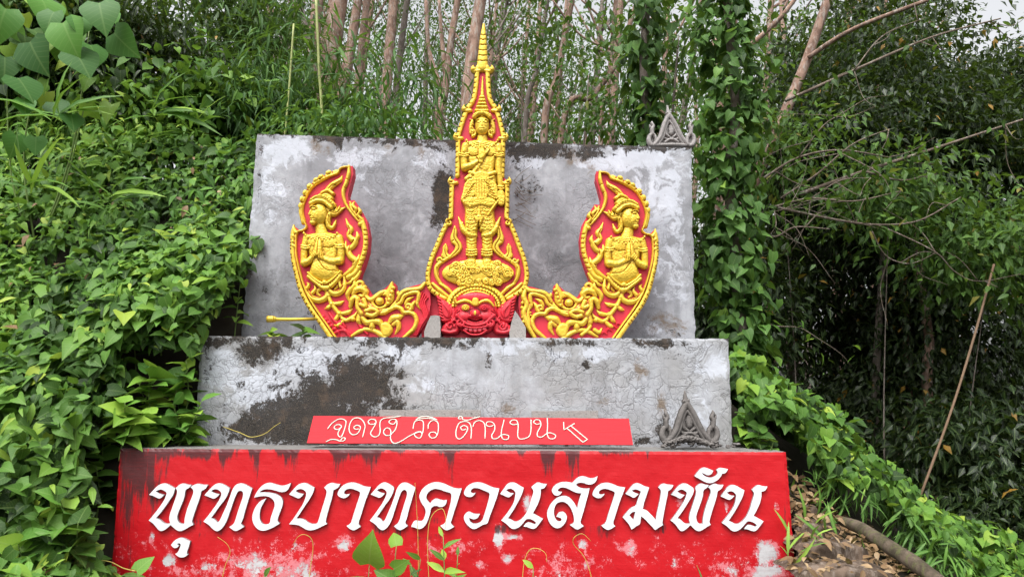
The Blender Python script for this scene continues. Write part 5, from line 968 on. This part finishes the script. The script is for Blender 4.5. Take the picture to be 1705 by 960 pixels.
# plants in front of the red plinth
sapling(660, 908, 5.1, .9, 7, .15, 'young plant with heart shaped leaves before the middle of the red plinth', 'heart', 'sapling', (-.04, .0), up=.7, face=1.)
sapling(615, 938, 5.15, .8, 3, .24, 'plant with one large green leaf at the bottom of the red plinth', 'big', 'sapling', (0, 0), up=.6, face=1.)
sapling(738, 893, 5.1, .9, 15, .13, 'narrow leaved weed before the middle of the red plinth', 'lance', 'sapling', (-.03, 0), up=.5, face=1.)
sapling(700, 930, 5.12, .8, 8, .15, 'drooping green weed at the foot of the red plinth', 'lance', 'sapling', (.05, 0), up=.1, face=1.)
sapling(888, 945, 5.1, .8, 5, .10, 'small three leaved seedling low on the right of the red plinth', 'oval', 'sapling', (.02, 0), up=.3, face=1.)
sapling(440, 958, 5.1, .7, 6, .10, 'small seedling at the lower left of the red plinth', 'oval', 'sapling', (0, 0), up=.4, face=1.)
sapling(228, 950, 5.1, .7, 4, .13, 'small round leaved seedling at the left end of the red plinth', 'heart', 'sapling', (-.1, 0), up=.4, face=1.)
sapling(762, 925, 5.12, .8, 12, .10, 'fine leaved weed right of the narrow leaved weed by the red plinth', 'lance', 'sapling', (.03, 0), up=.4, face=.7)
sapling(685, 940, 5.1, .8, 10, .09, 'fine leaved weed under the heart leaved young plant', 'lance', 'climber', (.0, 0), up=.3, face=.7)
def tendril(pts, Y, label, r=.0026): return tube('tendril', [P(x, y, Y+.02*math.sin(k)) for k, (x, y) in enumerate(pts)], [r, r, r*.6], M['tendril'], None, 5, 0, 5, label=label, cat='tendril')
tendril([(366, 985), (374, 944), (383, 920), (378, 905), (362, 893)], 5.32, 'yellow tendril curling up the left of the red plinth')
tendril([(512, 990), (516, 950), (521, 915), (519, 897), (507, 889), (496, 893), (489, 904)], 5.32, 'arched yellow tendril below the fifth white letter')
tendril([(715, 985), (712, 900), (718, 860), (735, 846), (742, 860), (741, 880)], 5.3, 'looped tendril climbing over the middle white letters')
tendril([(697, 990), (696, 900), (694, 850), (691, 803)], 5.3, 'straight thin tendril crossing the middle white letters', .0022)
tendril([(869, 985), (872, 940), (880, 917), (893, 912), (908, 920), (910, 935)], 5.3, 'thin tendril loop low right of centre on the red plinth')
tendril([(990, 985), (982, 950), (972, 925), (955, 905), (957, 893), (970, 888), (984, 900)], 5.32, 'thin yellow tendril ring under the letters right of centre')
tendril([(372, 710), (400, 720), (418, 727), (440, 722), (456, 710), (467, 703)], 5.85, 'dry yellow tendril hanging across the black algae stain', .003)
tendril([(225, 950), (205, 945), (185, 935), (168, 932)], 5.25, 'green tendril reaching left from the red plinth', .004)
def shoot(pts, Y, label): return tube('grass_blade', [P(x, y, Y) for x, y in pts], [.006, .006, .001], M['stem'], None, 4, 0, 5, label=label, cat='grass')
shoot([(1180, 1000), (1168, 960), (1160, 940)], 5.1, 'single grass blade before the right half of the red plinth')
# ledge plants behind the gold rod
sapling(505, 548, 6.2, .10, 5, .13, 'low green plant on the grey plinth under the gold rod', 'heart', 'climber', (0, 0), up=.1)
sapling(450, 554, 6.2, .08, 6, .12, 'creeping green plant on the left end of the grey plinth top', 'heart', 'climber', (0, 0), up=.1)
# big leaved plant, upper left
def bigleaf():
    root = empty('big_leaf_plant', P(60, 420, 7.0), 'large leaved plant with broad pale leaves at the upper left', 'plant')
    for q in ([(60, 420), (40, 250), (80, 60)], [(60, 420), (120, 250), (150, 40)], [(60, 420), (20, 300), (10, 120)], [(60, 420), (110, 300), (140, 180)]): tube('stem', [P(x, y, 7.25-.15*k) for k, (x, y) in enumerate(q)], [.012, .009, .006], M['stem'], root, 6)
    spec = [(70, 0, 95, 35, 60), (165, 5, 170, 34, 62), (105, 38, 118, 75, 66), (190, 55, 220, 92, 58), (50, 70, 62, 105, 66), (10, 15, -5, 46, 60), (125, 85, 152, 128, 60), (30, 130, 62, 168, 60), (150, 75, 172, 108, 48), (8, 95, 10, 135, 48), (40, 165, 44, 195, 34), (90, 20, 70, 48, 44), (130, 30, 142, 62, 40), (118, 190, 126, 222, 36), (28, 225, 20, 268, 40), (180, 20, 198, 24, 30), (60, 228, 58, 262, 34), (90, 170, 108, 200, 40)]
    pos = []; ax = []; nr = []; sz = []
    for k, (x0, y0, x1, y1, L) in enumerate(spec):
        Y = 6.6+.4*RNG.random(); a = P(x0, y0, Y); b = P(x1, y1, Y-.12); pos.append(a); ax.append(b-a); nr.append(np.array([.1, -.5, .9])+.45*RNG.normal(size=3)); sz.append(L*Y/FPX*1.1)
    leaf_parts(root, 'big', 'bigleaf', np.array(pos), np.array(ax), np.array(nr), np.array(sz))
    n = 40; px_ = RNG.uniform(-10, 215, n); py_ = RNG.uniform(0, 190, n); Yq = RNG.uniform(6.9, 7.3, n); pos = np.array([P(a, b, c) for a, b, c in zip(px_, py_, Yq)])
    leaf_parts(root, 'heart', 'climber', pos, rvec(n)*.7+np.array([0, -.2, -.8]), np.array([0, -.5, .8])+rvec(n)*.5, RNG.uniform(.12, .26, n))
bigleaf()
def reed(px, py, Y, n, L, label, spread=1.):
    root = empty('reed_clump', P(px, py, Y), label, 'plant'); pos = []; ax = []; nr = []; sz = []
    for k in range(n):
        a = RNG.uniform(-1, 1)*spread; pos.append(P(px, py, Y)+RNG.normal(0, .05, 3)); ax.append(np.array([math.sin(a)*1.2, -.35-.3*RNG.random(), RNG.uniform(.0, .9)])); nr.append(np.array([0, -.5, 1])+.3*RNG.normal(size=3)); sz.append(L*RNG.uniform(.7, 1.2))
    leaf_parts(root, 'blade', 'sapling', np.array(pos), np.array(ax), np.array(nr), np.array(sz))
reed(40, 310, 6.6, 10, .55, 'clump of long narrow leaves at the left edge above the climbers', 1.4)
reed(95, 200, 6.7, 8, .6, 'clump of hanging strap leaves under the big leaf plant', 1.6)
reed(180, 340, 7.0, 7, .5, 'tuft of strap leaves in the middle of the left bank', 1.5)
reed(260, 190, 8.0, 8, .6, 'tuft of arching strap leaves at the top of the left bank', 1.5)
reed(320, 220, 8.2, 8, .5, 'spiky tuft of leaves at the crest of the left bank near the slab', 1.4)

# ------------------------------------------------------------------ steps and log on the right
def build_steps():
    root = empty('earth_steps', P(1400, 960, 5.0), 'rough earth and stone steps climbing beside the red plinth', 'steps')
    for k, (x0, x1, yt, yb, Y) in enumerate([(1318, 1366, 840, 862, 5.75), (1328, 1405, 872, 900, 5.45), (1335, 1452, 906, 938, 5.15), (1330, 1500, 948, 990, 4.85)]):
        a0 = P(x0, yt, Y); a1 = P(x1, yt, Y); zb = P(x0, yb, Y)[2]-.1; n = 26; m = 18
        u = np.linspace(0, 1, n); prf = np.concatenate([np.stack([np.linspace(.42, .03, m//2), np.ones(m//2)], 1), np.stack([np.zeros(m//2), np.linspace(.94, 0, m//2)], 1)])
        U, I = np.meshgrid(u, np.arange(m), indexing='ij'); X = a0[0]+(a1[0]-a0[0])*U; Yy = Y+prf[I, 0]; Z = zb+(a0[2]-zb)*prf[I, 1]
        d = fbm(X*7, Yy*7+Z*7, 4, 40+k)-.5; end = np.minimum(U, 1-U); rnd_ = np.exp(-end/.06)
        V = np.stack([X+.04*d, Yy+.05*d+.06*rnd_, Z+.045*(fbm(X*14, Yy*14, 4, 60+k)-.5)-.05*rnd_], -1)
        i, j = np.meshgrid(np.arange(n-1), np.arange(m-1), indexing='ij'); Q = np.stack([i*m+j, i*m+j+1, (i+1)*m+j+1, (i+1)*m+j], -1).reshape(-1, 4)
        mesh_np('step', V.reshape(-1, 3), Q, M['step'], root)
build_steps()
tube('log', [P(1400, 866, 5.6), P(1435, 880, 5.4), P(1475, 906, 5.15), P(1520, 935, 4.95), P(1570, 972, 4.75)], [.035, .045, .05, .05, .045], M['log'], None, 10, .12, 4, label='weathered mossy log edging the steps at lower right', cat='log')
def litter():
    n = 1100; x = RNG.uniform(2.0, 3.3, n); y = RNG.uniform(4.4, 6.1, n); z = ground_z(x, y)+RNG.uniform(.0, .16, n)
    leaves('leaf_litter', 'oval', np.stack([x, y, z], -1), rvec(n)*np.array([1, 1, .2]), np.array([0, -.3, 1])+rvec(n)*.4, RNG.uniform(.05, .11, n), M['deadleaf'], label='brown dead leaves scattered over the steps', cat='leaf litter', kind='stuff')
litter()
def step_litter():
    pos = []
    for (x0, x1, yt, Y) in ((1318, 1366, 840, 5.75), (1328, 1405, 872, 5.45), (1335, 1452, 906, 5.15), (1330, 1500, 948, 4.85)):
        a0 = P(x0, yt, Y); a1 = P(x1, yt, Y); m = 80; u = RNG.random(m); pos.append(np.stack([a0[0]+(a1[0]-a0[0])*u, Y+RNG.uniform(-.04, .35, m), a0[2]+RNG.uniform(-.02, .05, m)], -1))
    pos = np.vstack(pos); n = len(pos)
    leaves('leaf_litter', 'oval', pos, rvec(n)*np.array([1, 1, .25]), np.array([0, -.5, 1])+rvec(n)*.5, RNG.uniform(.04, .1, n), M['deadleaf'], label='dry brown leaves and twigs lying on the treads of the steps', cat='leaf litter', kind='stuff')
    k = RNG.random(n) < .12; q = pos[k]; m = len(q)
    leaves('grass_cover', 'blade', q+np.array([0, .1, 0]), np.array([0, -.4, .8])+rvec(m)*.7, rvec(m)+np.array([0, -1, .4]), RNG.uniform(.1, .24, m), M['sapling'], label='grass blades sprouting from the steps', cat='grass', kind='stuff')
step_litter()
tube('leaning_pole', [P(1655, 440, 8.2), P(1622, 560, 8.0), P(1585, 680, 7.8), P(1528, 838, 7.6)], .013, M['pole'], None, 7, .1, 4, label='thin dry pole leaning in the dark woods at right', cat='pole')

# ------------------------------------------------------------------ vine covered trunks
def vine_tree(path, Y, width, N, nparts, size, label, mat='vine', dark=0., r=.07):
    top = [P(x, y, Y) for x, y in path]; root = empty('vine_covered_tree', top[0], label, 'tree')
    tube('trunk', top, [r, r*.8, r*.6], M['barkgrey'], root, 8, .1)
    q = crom(top, 10); wd = np.interp(np.linspace(0, 1, len(q)), np.linspace(0, 1, len(width)), width)
    i = RNG.integers(0, len(q), N); a = RNG.uniform(-math.pi, math.pi, N); rr = np.sqrt(RNG.random(N))*.55+.5
    wi = wd[i]*(.35+1.0*vnoise(i*.45, a*1.5, 5)); off = np.stack([np.cos(a), np.sin(a)*.8, np.zeros(N)], -1)*(wi*rr)[:, None]
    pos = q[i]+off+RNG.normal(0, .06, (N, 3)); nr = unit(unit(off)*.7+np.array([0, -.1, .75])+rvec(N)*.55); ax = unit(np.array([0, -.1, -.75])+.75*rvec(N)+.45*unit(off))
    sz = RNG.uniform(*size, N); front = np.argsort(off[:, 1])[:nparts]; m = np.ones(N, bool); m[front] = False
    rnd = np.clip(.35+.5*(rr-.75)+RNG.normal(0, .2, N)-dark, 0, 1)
    leaf_parts(root, 'heart', mat, pos[front], ax[front], nr[front], sz[front], np.clip(rnd[front]*6, 0, 6).astype(int))
    leaves('vine_leaves', 'heart', pos[m], ax[m], nr[m], sz[m], M[mat], root, rnd[m], kind='stuff')
    return root
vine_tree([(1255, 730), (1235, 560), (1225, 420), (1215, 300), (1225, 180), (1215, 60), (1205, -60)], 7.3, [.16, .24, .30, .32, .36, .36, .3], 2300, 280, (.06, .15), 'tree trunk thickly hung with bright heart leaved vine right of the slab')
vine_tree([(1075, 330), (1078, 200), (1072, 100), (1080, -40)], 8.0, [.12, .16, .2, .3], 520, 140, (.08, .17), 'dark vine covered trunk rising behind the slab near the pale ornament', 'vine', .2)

# ------------------------------------------------------------------ woodland trees
def crown_leaves(name, centre, rad, K, n, size, tp, mat, parent, clump=.35, hollow=.3, droop=.5, shade=0., cut=None):
    d = rvec(K); r = (hollow+(1-hollow)*RNG.random(K)**.6)[:, None]; c = np.asarray(centre)+d*r*np.asarray(rad)
    N = K*n; ci = np.repeat(np.arange(K), n); pos = c[ci]+RNG.normal(0, clump, (N, 3))*np.array([1, 1, .6])
    if cut is not None: k = cut(pos); pos = pos[k]; ci = ci[k]; N = len(pos)
    out_ = unit(pos-np.asarray(centre)); ax = unit(out_*.5+rvec(N)*.8+np.array([0, 0, -droop])); nr = unit(np.array([0, -.2, 1.])+rvec(N)*.6)
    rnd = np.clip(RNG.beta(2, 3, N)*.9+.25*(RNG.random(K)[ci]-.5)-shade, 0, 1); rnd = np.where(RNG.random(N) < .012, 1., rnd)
    return leaves(name, tp, pos, ax, nr, RNG.uniform(*size, N), M[mat], parent, rnd)
def to_ground(p): 
    g = float(ground_z(p[0], p[1]))-.2; return np.array([p[0], p[1], g])
def traced_tree(path, Y, wpx, label, mat='bark', crown=None, group=None, limbs=(), name='tree', ext=1.6, wtop=.75):
    pts = [P(x, y, Y) for x, y in path]; b = pts[0]+(pts[0]-pts[1])*.4; b = to_ground(b); top = pts[-1]+(pts[-1]-pts[-2])/np.linalg.norm(pts[-1]-pts[-2])*ext
    root = empty(name, b, label, 'tree', group); r = wpx*Y/FPX/2
    tube('trunk', [b]+pts+[top], [r*1.15]+list(np.linspace(r, r*wtop, len(pts)+1)), M[mat], root, 10, .06, 5)
    for lb, w_ in limbs: q = [P(x, y, Y+dy) for (x, y, dy) in lb]; tube('limb', q, [w_*Y/FPX/2, w_*Y/FPX/3], M[mat], root, 7, .06, 5)
    cr = crown or dict(K=14, n=40, rad=(1.5, 1.5, 1.0), size=(.1, .17))
    crown_leaves('crown', top+np.array([0, 0, cr.get('up', .6)]), cr['rad'], cr['K'], cr['n'], cr['size'], cr.get('tp', 'far'), cr.get('mat', 'mid'), root, cr.get('clump', .35))
    return root
traced_tree([(537, 225), (547, 120), (563, 0)], 11, 40, 'thick double stemmed pinkish trunk left of centre behind the slab', limbs=[([(560, 190, -.1), (582, 90, -.1), (596, 0, -.1), (606, -60, 0)], 20)])
traced_tree([(777, 232), (784, 110), (800, 0)], 10, 25, 'smooth pinkish trunk directly behind the gold spire')
traced_tree([(728, 234), (740, 160), (751, 68), (762, 0)], 12.5, 14, 'mottled trunk just left of the gold spire', limbs=[([(742, 130, 0), (736, 68, 0), (731, 0, 0)], 9), ([(736, 150, 0), (715, 86, .1), (709, 0, .1)], 10)])
traced_tree([(536, 150), (522, 88), (505, 30), (498, -10)], 13, 12, 'slim bent trunk left of the double stemmed tree', 'barkgrey')
traced_tree([(905, 241), (927, 130), (952, 0)], 11.5, 13, 'slim leaning trunk right of the gold spire')
traced_tree([(873, 238), (892, 119), (912, 0)], 13, 9, 'thin dark trunk close to the right of the spire', 'barkgrey')
traced_tree([(933, 233), (989, 160), (1030, 97), (1052, 30)], 11, 11, 'strongly leaning pale trunk between the spire and the vine trunk', limbs=[([(1036, 89, 0), (968, 60, -.3), (920, 0, -.5)], 5), ([(1036, 89, 0), (1010, 40, -.2), (968, 0, -.4)], 5)])
traced_tree([(1000, 238), (1011, 162), (1020, 60)], 14, 9, 'upright reddish trunk behind the leaning pale trunk')
traced_tree([(1196, 130), (1208, 79), (1222, 0)], 10, 30, 'thick reddish trunk behind the bright vine', limbs=[([(1190, 132, -.6), (1240, 85, -.8), (1298, 31, -1), (1330, -10, -1.1)], 10)])
traced_tree([(1228, 420), (1258, 300), (1304, 195), (1346, 92), (1378, 0)], 10.2, 20, 'forked pinkish trunk right of the bright vine', limbs=[([(1346, 96, -.1), (1390, 66, -.4), (1440, 40, -.8), (1545, 0, -1.4)], 9)])
traced_tree([(1512, 600), (1504, 480), (1492, 420), (1480, 300)], 11.5, 15, 'shaded reddish trunk in the dark woods at right', crown=dict(K=12, n=80, rad=(1.2, 1, 1), size=(.1, .16), mat='dark'))
traced_tree([(1544, 650), (1547, 569), (1530, 452), (1520, 330)], 11, 16, 'second shaded trunk standing among dark leaves at right', crown=dict(K=12, n=80, rad=(1.2, 1, 1), size=(.1, .16), mat='dark'))
# far plantation trees: slender, leaning, thin crowns
def far_tree(seed):
    r0 = empty('plantation_tree', (0, 0, -50), 'slender plantation tree with a thin crown far behind the slab', 'tree', 'slender trees of the far plantation')
    H = RNG.uniform(12, 16); ln = RNG.uniform(.8, 2.6); base = np.array([0, 0, -50.]); pts = [base, base+[ln*.25, 0, H*.4], base+[ln*.7, RNG.uniform(-.5, .5), H*.75], base+[ln, 0, H]]
    parts = [tube_arrays(crom(pts, 6), [.14, .11, .08, .04], 7, .08)]
    for k in range(7):
        t = RNG.uniform(.3, .9); p = crom(pts, 6)[int(t*18)]; a = RNG.uniform(0, 6.28); e = p+np.array([math.cos(a)*1.3, math.sin(a)*1.3, RNG.uniform(1., 2.6)]); parts.append(tube_arrays(crom([p, (p+e)/2+[0, 0, -.15], e], 4), [.045, .015], 5))
    v, f = join(parts); mesh_np('trunk', v, f, M['barkgrey' if seed % 2 else 'bark'], r0)
    crown_leaves('crown', base+[ln*.75, 0, H*.72], (2.0, 2.0, H*.36), 42, 36, (.08, .16), 'far', 'mid', r0, .4, .15, .4)
    return r0
FT = [far_tree(k) for k in range(5)]
def copy_tree(o, loc, rz, sc):
    c = o.copy(); COL.objects.link(c); c.location = loc; c.rotation_euler = (0, 0, rz); c.scale = (sc,)*3
    for ch in o.children: d = ch.copy(); d.parent = c; COL.objects.link(d)
    return c
k = 0; placed = []
for _ in range(400):
    y = RNG.uniform(15, 34); x = RNG.uniform(-.42, .52)*y
    if any((x-a)**2+(y-b)**2 < 2.4 for a, b in placed): continue
    placed.append((x, y)); o = FT[k % 5]; loc = (x, y, float(ground_z(x, y))-.3); rz = RNG.uniform(-.7, .7); sc = RNG.uniform(.8, 1.15)
    if k < 5: o.location = loc; o.rotation_euler = (0, 0, rz); o.scale = (sc,)*3
    else: copy_tree(o, loc, rz, sc)
    k += 1
    if k >= 70: break
def far_wood():
    n = 42000; y = RNG.uniform(30, 46, n); x = RNG.uniform(-.5, .62, n)*y; z = 3+22*RNG.random(n)**1.3
    k = fbm(x*.35, z*.3, 3, 61) > .44+.006*z; pos = np.stack([x, y, z], -1)[k]; m = len(pos)
    leaves('far_woodland', 'far', pos, rvec(m)+np.array([0, 0, -.5]), rvec(m)*.7+np.array([0, -.3, 1]), RNG.uniform(.18, .42, m), M['mid'], None, RNG.beta(2, 3, m), label='mass of far woodland leaves behind the plantation trees', cat='woodland', kind='stuff')
far_wood()
# dense evergreens at right, undergrowth and the left thicket
def bush_tree(px, py, Y, rad, K, n, size, label, mat='dark', tp='far', clump=.3, name='tree', shade=0., hollow=.35, trunk=.09, cut=None):
    c = P(px, py, Y); b = to_ground(c+np.array([RNG.uniform(-.3, .3), .6, 0])); root = empty(name, b, label, 'tree')
    tube('trunk', [b, (b*.6+c*.4)+np.array([RNG.uniform(-.3, .3), .2, 0]), c], [trunk, trunk*.8, trunk*.3], M['barkgrey'], root, 8, .1)
    crown_leaves('crown', c, rad, K, n, size, tp, mat, root, clump, hollow, .5, shade, cut); return root
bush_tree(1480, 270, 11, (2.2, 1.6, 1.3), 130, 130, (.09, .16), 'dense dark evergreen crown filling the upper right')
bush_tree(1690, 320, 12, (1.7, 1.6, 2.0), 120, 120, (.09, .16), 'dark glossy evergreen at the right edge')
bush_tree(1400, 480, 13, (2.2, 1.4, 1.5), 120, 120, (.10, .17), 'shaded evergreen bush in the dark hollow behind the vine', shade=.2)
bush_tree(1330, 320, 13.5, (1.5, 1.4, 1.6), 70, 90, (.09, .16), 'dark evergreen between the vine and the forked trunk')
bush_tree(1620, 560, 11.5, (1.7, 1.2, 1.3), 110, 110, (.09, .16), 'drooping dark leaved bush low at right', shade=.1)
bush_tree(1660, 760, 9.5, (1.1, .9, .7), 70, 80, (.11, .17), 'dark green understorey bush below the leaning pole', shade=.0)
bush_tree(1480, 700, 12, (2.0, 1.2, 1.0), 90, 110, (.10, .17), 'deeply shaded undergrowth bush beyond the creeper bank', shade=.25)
bush_tree(1650, 420, 9.0, (.9, .7, .5), 40, 50, (.10, .16), 'lighter green leafy spray hanging in front of the dark evergreens', 'mid', shade=-.15, trunk=.012)
bush_tree(1480, 330, 8.8, (1.0, .6, .45), 34, 40, (.10, .16), 'sparse olive leaved branches hanging over the dark hollow', 'mid', shade=-.1, hollow=.1, trunk=.012)
bush_tree(1300, 250, 9.0, (.55, .6, .6), 20, 45, (.08, .14), 'light green leafy sapling beside the vine covered trunk', 'mid', shade=-.2, hollow=.1, trunk=.012)
bush_tree(70, 210, 10.2, (1.6, .8, .7), 70, 80, (.11, .18), 'shaded thicket behind the left end of the bank crest', 'dark', 'lance', shade=.1)
bush_tree(1420, 110, 12.5, (1.3, 1.2, .8), 30, 60, (.08, .14), 'fine leaved crown behind the forked pinkish trunk', 'mid', hollow=.1, shade=.1)
bush_tree(1520, 170, 13, (1.5, 1.4, .9), 60, 80, (.08, .14), 'dark crown rising toward the sky gap at upper right', 'dark', hollow=.1)
bush_tree(1700, 130, 12, (.7, 1, .8), 40, 70, (.08, .14), 'dark crown in the top right corner below the sky gap', 'dark', hollow=.1)
bush_tree(870, 60, 12, (1.3, 1, 1.1), 12, 40, (.08, .14), 'sparse small leaved crown right of the spire tip', 'mid', hollow=.1, trunk=.02)
bush_tree(1020, 200, 9.6, (.9, .6, .3), 16, 40, (.08, .14), 'low olive shrub along the slab top right of the spire', 'mid', hollow=.1, trunk=.012, shade=-.1)
bush_tree(1195, 520, 9.6, (.9, .5, 1.2), 70, 80, (.09, .15), 'dark bush closing the gap behind the right edge of the slab')
bush_tree(1455, 50, 13.5, (1.5, 1.2, 1.1), 60, 80, (.09, .16), 'tall dark crown behind the forked trunk reaching the top edge')
bush_tree(1320, 150, 14, (1.2, 1, 1.1), 50, 80, (.09, .16), 'dark crown between the bright vine and the forked trunk')
bush_tree(1590, 200, 12.5, (1.3, 1.2, 1.0), 70, 100, (.09, .15), 'dense dark crown just under the upper right sky gap')
bush_tree(1690, 880, 8.6, (.8, .6, .5), 50, 80, (.08, .14), 'dark bush at the lower right corner beyond the creeper bank')
bush_tree(160, 215, 8.9, (1.0, .4, .35), 34, 50, (.09, .17), 'leafy shrub on the crest of the left bank', 'climber', 'oval', shade=-.1, hollow=.1, trunk=.012)
bush_tree(330, 190, 9.2, (.8, .4, .4), 30, 50, (.09, .17), 'leafy shrub on the bank crest beside the slab', 'climber', 'heart', shade=-.05, hollow=.1, trunk=.012)
bush_tree(340, 70, 11, (2.0, 1.5, 1.6), 110, 90, (.12, .2), 'dark leafy tree above the left bank', 'mid', 'lance', shade=.1)
bush_tree(190, 130, 9.5, (1.5, 1.0, 1.0), 90, 90, (.11, .18), 'shaded leafy tree behind the big leaf plant', 'dark', 'lance')
bush_tree(30, 60, 9.0, (1.2, .9, 1.0), 70, 90, (.11, .18), 'tree with dense leaves in the upper left corner', 'mid', 'oval')
bush_tree(440, 190, 9.6, (.9, .7, .7), 60, 70, (.14, .24), 'bushy bamboo leaves behind the top left corner of the slab', 'bamboo', 'farblade')
bush_tree(650, 150, 9.2, (1.0, .5, .6), 24, 26, (.2, .34), 'bamboo foliage behind the slab left of the spire', 'bamboo', 'blade', hollow=.1, trunk=.02)
bush_tree(455, 90, 9.8, (.6, .8, 1.0), 28, 30, (.18, .32), 'tall bamboo foliage rising left of the pinkish double trunk', 'bamboo', 'blade', hollow=.1, trunk=.02)
bush_tree(570, 222, 8.2, (1.2, .5, .2), 34, 46, (.09, .16), 'low bright shrub along the slab top left of centre', 'bamboo', 'lance', hollow=.1, trunk=.02, shade=-.2)
bush_tree(980, 130, 10.5, (1.1, .9, .8), 16, 30, (.1, .16), 'olive leafy tree between the spire and the vine trunk', 'mid', 'far', shade=-.05, hollow=.1, trunk=.03)
bush_tree(1130, 60, 9.2, (.8, .7, .8), 20, 40, (.09, .15), 'leafy tree top above the pale gable ornament', 'mid', 'oval', hollow=.1, trunk=.04)
def culm(pts, Y, w_, label): return tube('bamboo_culm', [to_ground(P(*pts[0], Y))]+[P(x, y, Y) for x, y in pts], w_*Y/FPX/2, M['culm'], None, 8, .05, 5, label=label, cat='bamboo')
culm([(536, 222), (531, 110), (526, -10)], 8.6, 5, 'tall yellow green bamboo culm in front of the pinkish trunk')
culm([(475, 222), (482, 140), (489, 40)], 8.6, 3.5, 'thin straight bamboo culm left of the pinkish trunk')
def branch(paths, Y, w_, label, nl=60, size=(.09, .14), mat='mid'):
    root = empty('overhanging_branch', P(*paths[0][0], Y), label, 'branch')
    allp = []
    for k, p in enumerate(paths):
        q = crom([P(x, y, Y+.12*math.sin(3*k+i)) for i, (x, y) in enumerate(p)], 6); ww = (w_ if k == 0 else w_*.5)*Y/FPX/2; tube('limb' if k == 0 else 'twig', q, [ww, ww*.8, ww*.4], M['twig'], root, 6, .1, 0); allp.append(q)
    q = np.vstack(allp)
    for k in range(9 if w_ > 3 else 2):
        p0 = q[int(RNG.integers(3, len(q)))]; d = np.array([RNG.uniform(-1, 1), RNG.uniform(-.3, .3), RNG.uniform(-.9, .7)]); d /= np.linalg.norm(d); L = RNG.uniform(.25, .8)
        tw = crom([p0, p0+d*L*.5+RNG.normal(0, .05, 3), p0+d*L+np.array([0, 0, -.1*L])+RNG.normal(0, .08, 3)], 5); tube('twig', tw, [w_*.22*Y/FPX/2+.002, .0015], M['twig'], root, 5, .1, 0); allp.append(tw)
    q = np.vstack(allp); i = RNG.integers(0, len(q), nl); pos = q[i]+RNG.normal(0, .07, (nl, 3)); leaf_parts(root, 'oval', mat, pos, rvec(nl)+np.array([0, -.2, -.4]), rvec(nl)*.5+np.array([0, -.2, 1]), RNG.uniform(*size, nl), np.clip(RNG.normal(3.6, 1.5, nl), 0, 6).astype(int))
branch([[(1332, 323), (1439, 285), (1535, 254), (1703, 199)], [(1300, 330), (1360, 290), (1420, 240), (1480, 215)], [(1439, 285), (1500, 300), (1560, 290)]], 8.2, 8, 'long bare branch slanting up to the right edge')
branch([[(1308, 168), (1422, 117), (1552, 62), (1666, 31)], [(1422, 117), (1470, 60), (1540, 30)]], 8.4, 6, 'thin branch crossing the upper right sky gap', 40)
branch([[(1296, 346), (1388, 365), (1459, 374), (1530, 367), (1600, 328)], [(1459, 374), (1494, 388), (1558, 420), (1590, 452), (1629, 468), (1700, 456)], [(1452, 385), (1470, 420), (1490, 434), (1520, 438), (1558, 421)]], 7.9, 5, 'arching pale branch sagging over the dark hollow', 50)
branch([[(1246, 381), (1289, 394), (1324, 378), (1381, 381)], [(1289, 350), (1292, 375), (1282, 390)], [(1230, 352), (1290, 352), (1340, 335), (1400, 330)]], 7.6, 4, 'bare pale twigs beside the bright vine', 20)
branch([[(1265, 530), (1290, 542), (1330, 545), (1358, 560)]], 7.3, 2.2, 'thin bamboo twig poking from the vine into the dark hollow', 14, (.08, .13), 'sapling')
sapling(1385, 680, 6.9, .5, 16, .2, 'bamboo seedling with fingered leaves above the creeper bank', 'blade', 'sapling', (.1, 0), up=.4)
branch([[(1265, 300), (1330, 262), (1400, 250), (1480, 262)], [(1330, 262), (1370, 210), (1400, 190)], [(1290, 285), (1340, 310), (1420, 318)]], 8.0, 4.5, 'tangle of grey twigs right of the vine below the forked trunk', 40)
branch([[(1285, 345), (1350, 330), (1420, 335), (1500, 318)], [(1350, 330), (1400, 300), (1450, 296)]], 7.8, 4, 'thin twig spray above the arching pale branch', 30)
def dry_roots():
    root = empty('dry_roots', P(862, 360, 6.77), 'dry brown roots clinging to the slab right of the standing figure', 'roots')
    for k in range(16):
        a = RNG.uniform(-.9, .9); L = RNG.uniform(18, 46); x0 = 852+RNG.uniform(0, 14); y0 = RNG.uniform(300, 372); pts = [(x0, y0), (x0+.5*L*math.cos(a)+RNG.normal(0, 4), y0+.5*L*math.sin(a)+RNG.normal(0, 4)), (x0+L*math.cos(a), y0+L*math.sin(a))]
        tube('root', [P(x, y, 6.775) for x, y in pts], [.004, .002], M['twig'], root, 5, .1, 5)
dry_roots()
